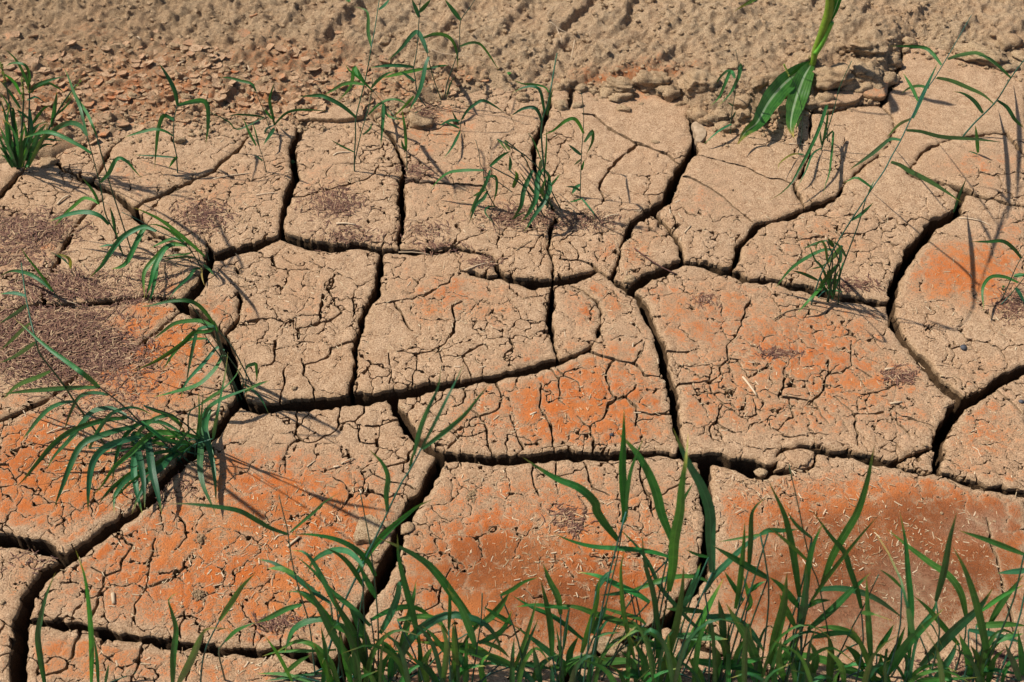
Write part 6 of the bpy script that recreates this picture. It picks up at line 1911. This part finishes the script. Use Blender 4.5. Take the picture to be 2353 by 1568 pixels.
L 44 @d3 170,620 190,450 200,280
L 34 @d3 140,600 100,520 60,430
L 50 @d3 10,800 40,660 80,500 100,320
L 26 @d3 210,500 260,470 330,465
L 36 @d3 480,690 430,640 340,610 250,610
L 30 @d3 240,660 340,640 470,640
L 40 @d3 500,830 460,750 400,700
L 44 @d3 600,890 450,840 300,780 150,750 0,760
L 60 @d3 170,905 160,800 150,700
L 44 @d3 40,850 120,720 170,640
L 40 @d3 320,905 330,720 310,640
L 40 @d3 200,905 250,780 220,680
L 36 @d3 100,905 60,800 70,660
L 36 @d3 260,905 200,800 100,760
L 34 @d3 400,905 380,800 300,720
P grass_clump|front grass clump right of the lower right upright clump|@d3 600,905|-10
L 34 @d3 760,650 730,500 690,340 620,200 550,90
L 32 @d3 740,770 750,500 735,330 720,160 690,0
L 24 @d3 490,530 560,540 660,575
L 36 @d3 540,780 530,650 520,500 515,330
L 26 @d3 570,730 620,660 660,590
L 26 @d3 620,800 680,700 720,600
L 50 @d3 600,880 660,790 740,680 820,600 920,510
L 34 @d3 560,905 530,800 480,680 430,600
L 16 @d3 700,400 650,350 580,300
L 34 @d3 640,905 600,830 590,740
L 40 @d3 720,905 740,800 700,720
L 30 @d3 500,905 560,820 640,780
P grass_clump|front grass clump at the lower right corner|@d3 1060,905|-10
L 36 @d3 1040,560 1010,430 950,340 850,270 730,180 620,90
L 34 @d3 880,470 920,320 950,150 990,0
L 40 @d3 1160,820 1120,600 1080,440 1030,300 965,180
L 30 @d3 1341,225 1150,150 1000,100
L 30 @d3 1370,300 1341,310 1200,325
L 50 @d3 800,810 900,700 1000,600 1100,510 1180,400
L 34 @d3 1160,590 1230,470 1341,330
L 24 @d3 1120,520 1230,440 1341,385
L 30 @d3 1000,700 900,580 830,500 760,440
L 24 @d3 780,620 860,530 880,470
L 30 @d3 1050,620 1200,650 1341,690
L 36 @d3 1090,600 1250,590 1360,600
L 44 @d3 1060,880 1050,760 1000,640
L 34 @d3 1320,890 1290,800 1240,690
L 24 @d3 1180,690 1260,660 1341,640
L 34 @d3 860,905 960,760 990,680
L 30 @d3 780,890 900,880 1100,870
L 30 @d3 1000,880 1150,830 1341,860
L 34 @d3 1330,860 1330,750 1310,620
L 34 @d3 1150,905 1180,780 1240,720
L 40 @d3 1100,905 1100,780 1060,700
L 34 @d3 950,905 930,820 860,740
P grass_sprig|tall single blade at the lower left corner, over the wide crack|@d0 235,905|-6
L 32 @d0 235,905 210,750 200,650 215,560 240,450 290,320
P grass_sprig|tall narrow blade over the lower left plate, near the corner|@d0 478,905|-6
L 28 @d0 478,905 478,720 470,560 450,380 425,280 395,200
L 20 @d0 515,905 505,760 490,650
P grass_shoot|folded blades at the bottom edge of the lower left plate|@d0 915,910|-6
L 36 @d0 905,900 910,760 925,620 900,520 885,460 935,425
L 40 @d0 935,900 1000,780 1060,640 1110,610 1230,620
L 30 @d0 1150,570 1210,480 1270,390 1341,320
L 22 @d0 1180,680 1240,625 1341,580
L 16 @d0 550,905 570,800
"""

def parse_pts(tokens):
    code, out = None, []
    for t in tokens:
        if t[0] == '@': code = t[1:]
        else:
            x, y = t.split(','); out.append((*reg(code, float(x), float(y)), regscale(code)))
    return out

ZCAP = [0.34]
def on_plane(px, py, A, yaw, tilt, zmin=0.003):
    """the spot of the photo on a steep plane through A (turned by yaw, leaning to the viewer by tilt)"""
    n = np.array([math.sin(yaw) * math.cos(tilt), -math.cos(yaw) * math.cos(tilt), -math.sin(tilt)])
    r = ray(px, py)
    den = r @ n
    if abs(den) < 0.15: den = math.copysign(0.15, den if den else -1)
    k = ((A - CAMP) @ n) / den
    p = CAMP + r * k
    zf = zmin if p[1] < 1.75 else max(zmin, surf_z(p[0], p[1]) + zmin)
    if p[2] > ZCAP[0]:
        return CAMP + r * ((ZCAP[0] - CAM_H) / r[2])
    if p[2] < zf or k < 0.3:
        p = CAMP + r * ((zf - CAM_H) / r[2])
    return p

def ribbon(P, w, roll, twist, nac=3, fold=0.22, wave=0.0, seed=0, base_w=0.55):
    """a leaf blade along P; returns verts, tris, across, along"""
    n = len(P)
    tan = np.gradient(P, axis=0); tan /= np.linalg.norm(tan, axis=1)[:, None] + 1e-12
    s = np.linspace(0, 1, n)
    prof = np.where(s < 0.35, base_w + (1 - base_w) * np.sin(s / 0.35 * math.pi / 2), np.clip(1 - ((s - 0.35) / 0.65) ** 2.1, 0.02, 1))
    V, ac, al = [], [], []
    ts = np.linspace(-1, 1, nac)
    for i in range(n):
        view = CAMP - P[i]; view /= np.linalg.norm(view)
        a = np.cross(tan[i], view); a /= np.linalg.norm(a) + 1e-12
        b = np.cross(a, tan[i])
        th = roll + twist * s[i]
        d = a * math.cos(th) + b * math.sin(th); nn = -a * math.sin(th) + b * math.cos(th)
        hw = 0.5 * w * prof[i]
        for t in ts:
            wv = wave * hw * math.sin(9 * s[i] * math.pi + seed + (2 if t > 0 else 0)) * abs(t) if wave else 0
            V.append(P[i] + d * hw * t + nn * (fold * hw * abs(t) + wv)); ac.append(t); al.append(s[i])
    T = []
    for i in range(n - 1):
        for j in range(nac - 1):
            p = i * nac + j; q = p + nac
            T += [(p, p + 1, q + 1), (p, q + 1, q)]
    return np.array(V), np.array(T), np.array(ac), np.array(al)

def seg_dist(p, poly):
    d = 1e9
    for a, b in zip(poly[:-1], poly[1:]):
        u = np.subtract(b, a); L = u @ u + 1e-9
        t = min(max(np.dot(np.subtract(p, a), u) / L, 0), 1)
        d = min(d, float(np.linalg.norm(np.subtract(p, a) - t * u)))
    return d

def build_grass():
    rg = random.Random(11)
    plants = []
    for ln in GRASS.strip().splitlines():
        k, rest = ln[0], ln[2:]
        if k == 'P':
            nm, label, base, lean = rest.split('|')
            plants.append([nm, label, parse_pts(base.split())[0], float(lean), []])
        else:
            tk = rest.split()
            plants[-1][4].append((k, float(tk[0]), parse_pts(tk[1:])))
    grp = {'grass_clump': 'grass clumps growing in the cracks', 'tall_grass': 'tall grass shoots', 'grass_shoot': 'small grass shoots', 'grass_sprig': 'single grass blades', 'bent_grass': 'small grass shoots', 'grass_stalk': 'tall grass shoots'}
    for nm, label, base, lean, items in plants:
        B = gnd(base[0], base[1])
        if B[1] > 1.75: B = gnd(base[0], base[1], surf_z(B[0], B[1]))
        z0 = float(sample(FBIG, B[0], B[1]))
        root = empty(nm, (B[0], B[1], B[2] - (0.03 if z0 < 0 else 0)))
        tag(root, label, 'grass', grp[nm])
        L0 = np.array(root.location)
        front = base[1] > 1480
        lean_r = math.radians(lean)
        ZCAP[0] = 0.55 if front else 0.30
        stems = [(w, pts) for k, w, pts in items if k == 'S']
        if front and nm == 'grass_clump':               # short blades round the foot of the clump
            for _ in range(9):
                x = base[0] + rg.gauss(0, 85); h_ = rg.uniform(50, 190); dx = rg.uniform(-110, 110)
                y0_ = 1590 + rg.uniform(-10, 40)
                q = [(x, y0_, 1.0), (x + dx * .35, y0_ - h_ * .7, 1.0), (x + dx, y0_ - h_, 1.0)]
                if rg.random() < .55: q.append((x + dx * 1.7, y0_ - h_ + rg.uniform(10, 60), 1.0))
                items.append(('L', rg.uniform(7, 14), q))
        stem3 = []
        def child(name, V, T, mat, at):
            return fast_obj(name, V - L0, T, mat, root, at, True)
        def stem_mesh(P3, r0, r1, mat=M_STEM):
            V, T = tube(P3, np.linspace(r0, r1, len(P3)), 5)
            child('stem', V, T, mat, {'across': np.full(len(V), .5), 'along': np.zeros(len(V))})
        for w, pts in stems:
            yaw, tl = rg.uniform(-.25, .25), lean_r + rg.uniform(-.06, .06)
            d0 = math.hypot(pts[0][0] - base[0], pts[0][1] - base[1])
            P3 = np.array([on_plane(p[0], p[1], B, yaw, tl, 0.001) for p in pts])
            if d0 < 14 or z0 < 0: P3 = np.concatenate([[[P3[0][0], P3[0][1], P3[0][2] - (0.035 if z0 < 0 else 0.006)]], P3])
            S3 = smooth_line(P3, max(8, 3 * len(P3)))
            dep = np.median((S3 - CAMP) @ CF) / FX
            r = 0.5 * w * pts[0][2] * dep
            stem_mesh(S3, r, r * 0.55)
            stem3.append(([(p[0], p[1]) for p in pts], yaw, tl, S3))
        for k, w, pts in items:
            if k == 'S': continue
            P2 = [(p[0], p[1]) for p in pts]
            ends = []
            for e in (P2[0], P2[-1]):
                ds = [(seg_dist(e, s2), i) for i, (s2, _, _, _) in enumerate(stem3)]
                ds.append((math.hypot(e[0] - base[0], e[1] - base[1]), -1))
                ends.append(min(ds))
            if k != 'H' and ends[1][0] + 2 < ends[0][0] and not front:
                P2 = P2[::-1]; e = ends[1]
            else:
                e = ends[0]
            if e[1] >= 0:
                _, yw, tl, S3 = stem3[e[1]]
                A = on_plane(P2[0][0], P2[0][1], B, yw, tl, 0.004)
            else:
                yw, tl = rg.uniform(-.3, .3), lean_r + rg.uniform(-.12, .12)
                A = on_plane(P2[0][0], P2[0][1], B, yw, tl, 0.004)
            sp = 0.45 if not front else 0.30
            yaw2, tl2 = yw + rg.uniform(-sp, sp), tl + rg.uniform(-0.22, 0.30)
            if P2[-1][1] > P2[0][1] + 15: tl2 = tl + rg.uniform(0.15, 0.55)      # hangs towards the viewer
            P3 = np.array([A] + [on_plane(p[0], p[1], A, yaw2, tl2) for p in P2[1:]])
            if k != 'H' and P2[-1][1] > P2[0][1] + 12 and (not front or len(P2) > 3):
                # a hanging blade: it rises a little from its joint and sinks to just above the ground
                d = np.r_[0, np.cumsum([math.dist(a, b) for a, b in zip(P2[:-1], P2[1:])])]; d /= d[-1]
                H = rg.uniform(.10, .20) * math.dist(P2[0], P2[-1]) * mpp(*P2[0]) * (1 if not front else 1.2)
                tipz = rg.uniform(.004, .03) if not front else rg.uniform(.3, .8) * A[2]
                P3 = [A]
                for q, t in zip(P2[1:], d[1:]):
                    z = A[2] * (1 - t) + tipz * t + H * 4 * t * (1 - t)
                    if gnd(*q)[1] > 1.75:
                        g_ = gnd(*q); z = max(z, surf_z(g_[0], g_[1]) + .004)
                    P3.append(gnd(q[0], q[1], max(z, .004)))
                P3 = np.array(P3)
            if k == 'H':
                L = smooth_line(P3, 20)
                dep = np.median((L - CAMP) @ CF) / FX
                R = 0.5 * w * pts[0][2] * dep
                v0, t0 = ICO[1]
                Vs, Ts, off = [], [], 0
                for i in range(70):
                    c = L[rg.randrange(20)]
                    s_ = 1 - 0.6 * rg.random()
                    o_ = np.array([rg.gauss(0, 1), rg.gauss(0, 1), rg.gauss(0, 1)]); o_ = o_ / np.linalg.norm(o_) * R * s_
                    Vs.append(v0 * np.array([.0011, .0011, .0017]) + c + o_); Ts.append(t0 + off); off += len(v0)
                child('seed_head', np.concatenate(Vs), np.concatenate(Ts), M_SEED, {})
                continue
            # a leaf that starts away from every stem gets the thin stalk that carries it
            if e[0] > 12 and not front or (front and e[0] > 12):
                foot = np.array([B[0] + rg.uniform(-.03, .03), B[1] + rg.uniform(-.03, .03), B[2] - 0.005])
                if front: foot[0] = 0.5 * foot[0] + 0.5 * A[0]
                mid = 0.5 * (foot + A) + np.array([0.06 * (foot[0] - A[0]), 0, 0.15 * (A[2] - foot[2])])
                S3 = smooth_line([foot, mid, A], 8)
                stem_mesh(S3, 0.0014, 0.0011)
            n = max(9, min(22, 4 * len(P3)))
            L = smooth_line(P3, n)
            L[:, 2] = np.maximum(L[:, 2], 0.002)
            dep = np.median((L - CAMP) @ CF) / FX
            wd = w * pts[0][2] * dep * (1.02 if front else 1.10)
            roll = rg.uniform(-0.6, 0.6) * (0.6 if front else 1); tw = rg.uniform(-0.7, 0.7)
            V, T, ac, al = ribbon(L, wd, roll, tw, 5 if wd > 0.006 else 3, rg.uniform(.12, .4))
            mat = M_DRYLEAF if k == 'Y' else (M_LEAFY if front and rg.random() < .55 or rg.random() < .12 else M_LEAF)
            child('leaf', V, T, mat, {'across': ac, 'along': al})
    print('plants', len(plants))
build_grass()

# ------------------------------------------------------------------ young maize plant on the soil ridge
def build_maize():
    bx, by = reg('a3', 408, 600)
    B = gnd(bx, by); B = gnd(bx, by, surf_z(B[0], B[1]))
    root = empty('maize_plant', B)
    tag(root, 'young maize plant with thick green stalk and drooping broad leaves', 'maize plant')
    def P(code, lst, yaw=0.0, tilt=0.0, A=B, zmin=.004):
        return np.array([on_plane(*reg(code, *q), A, yaw, tilt, zmin) for q in lst])
    S = smooth_line(np.concatenate([[B - np.array([0, 0, .02])], P('a3', [(412, 590), (440, 460), (500, 300), (560, 100), (575, -120), (580, -400)])]), 40)
    m = mpp(bx, by) * 0.25
    s = np.linspace(0, 1, 40)
    rad = 0.5 * m * np.interp(s, [0, .08, .14, .2, .5, .7, 1], [50, 48, 50, 66, 80, 74, 56])
    for c in (0.11, 0.145, 0.42, 0.7): rad = rad * (1 + 0.07 * np.exp(-((s - c) / 0.012) ** 2))
    V, T = tube(S, rad, 14)
    fast_obj('stalk', V - B, T, M_STALK, root, {'across': np.sin(np.linspace(0, 40, len(V))), 'along': np.zeros(len(V))})
    # leaf sheath wrapped round the stalk
    S2 = smooth_line(P('a3', [(418, 480), (470, 400), (520, 300), (570, 190)]) + np.array([.003, -.006, 0]), 14)
    V, T = tube(S2, 0.5 * m * np.linspace(52, 40, 14), 10)
    fast_obj('leaf_sheath', V - B, T, M_STALK, root, {'across': np.sin(np.linspace(0, 30, len(V))), 'along': np.zeros(len(V))})
    node = P('a3', [(400, 590)])[0]
    def leaf(code_pts, w, tilt, yaw, wave, seed, A=node, name='leaf'):
        L = [A]
        for code, q in code_pts: L.append(on_plane(*reg(code, *q), A, yaw, tilt))
        L = smooth_line(np.array(L), 30)
        V, T, ac, al = ribbon(L, w * m, 0.15, 0.2, 9, 0.28, wave, seed, 0.35)
        return fast_obj(name, V - B, T, M_CORN, root, {'across': ac, 'along': al})
    leaf([('a3', (280, 660)), ('a3', (120, 800)), ('a3', (0, 950)), ('a2', (2250, 1130)), ('a2', (2150, 1210)), ('a2', (2070, 1330))], 185, 0.55, 0.1, .12, 1)
    leaf([('a3', (345, 680)), ('a3', (310, 760)), ('a3', (260, 900)), ('a3', (220, 1050)), ('a3', (208, 1180)), ('a3', (240, 1270))], 185, 0.75, -0.15, .10, 4)
    up = P('a3', [(572, 195)])[0]
    leaf([('a3', (600, 130)), ('a3', (640, 20)), ('a3', (700, -160)), ('a3', (790, -260))], 60, 0.1, 0.5, .06, 2, up)
    up2 = P('a3', [(575, -150)])[0]
    leaf([('a3', (420, -330)), ('a3', (150, -260)), ('a3', (0, -110)), ('a2', (2230, -10)), ('a2', (2130, 50)), ('a2', (2035, 110))], 75, 0.5, 0.2, .06, 3, up2)
    up3 = P('a3', [(578, -330)])[0]
    leaf([('a3', (640, -480)), ('a3', (800, -560)), ('a3', (1000, -420)), ('a3', (1100, -220))], 75, 0.1, -0.4, .06, 5, up3)
    # dry husk at the node
    L = smooth_line(P('a3', [(385, 610), (372, 560), (385, 500)]), 8)
    V, T, ac, al = ribbon(L, 26 * m, 0.4, .6, 3, .3)
    fast_obj('dry_husk', V - B, T, M_DRYLEAF, root, {'across': ac, 'along': al})
build_maize()

# ------------------------------------------------------------------ tiny broad-leaved seedlings in cracks and soil
for code, zx, zy, sz, label in (('a2', 1650, 1050, 26, 'tiny bright green seedling in the wide crack below the ridge'), ('a2', 232, 1265, 26, 'tiny bright green seedling in the middle crack behind the clump'),
                                ('a1', 340, 1510, 30, 'tiny seedling at the bottom of the left vertical crack'), ('c1', 2250, 330, 30, 'small crinkled seedling in the long crack at centre'),
                                ('a1', 850, 30, 26, 'tiny clover seedling on the soil near the top edge'), ('a1', 2325, 695, 24, 'tiny seedling on the soil right of the tall stems'), ('b3', 2150, 1085, 16, 'tiny seedling beside the right edge shoot')):
    px, py = reg(code, zx, zy + 10)
    p = gnd(px, py); zz = surf_z(p[0], p[1])
    if float(sample(FBIG, p[0], p[1])) < 0 and p[1] < 1.9: zz = -0.03
    p = gnd(px, py, zz)
    m = mpp(px, py) * 0.25
    root = empty('seedling', p)
    tag(root, label, 'seedling', 'tiny seedlings')
    V, T = tube(np.array([[0, 0, -.02], [0.001, 0, .004], [0, 0, .010]]), .0009, 5)
    fast_obj('stem', V, T, M_LEAFY, root, {'across': np.full(len(V), .5), 'along': np.zeros(len(V))})
    for k in range(4):
        a = k * 1.57 + random.uniform(-.4, .4)
        d = np.array([math.cos(a), math.sin(a), 0.35])
        L = np.array([d * t * sz * m + np.array([0, 0, .009 - .002 * t * t]) for t in np.linspace(0, 1, 7)])
        n = len(L); w = sz * m * 0.42 * np.sin(np.linspace(.25, math.pi - .05, n))
        side = np.array([-math.sin(a), math.cos(a), 0])
        V = np.concatenate([np.stack([L[i] - side * w[i], L[i] + np.array([0, 0, -.0006]), L[i] + side * w[i]]) for i in range(n)])
        T = [q for i in range(n - 1) for j in (0, 1) for q in ((3 * i + j, 3 * i + j + 1, 3 * i + j + 4), (3 * i + j, 3 * i + j + 4, 3 * i + j + 3))]
        fast_obj('leaf', V, np.array(T), M_LEAFY, root, {'across': np.tile([-.8, 0, .8], n), 'along': np.repeat(np.linspace(0, 1, n), 3)})
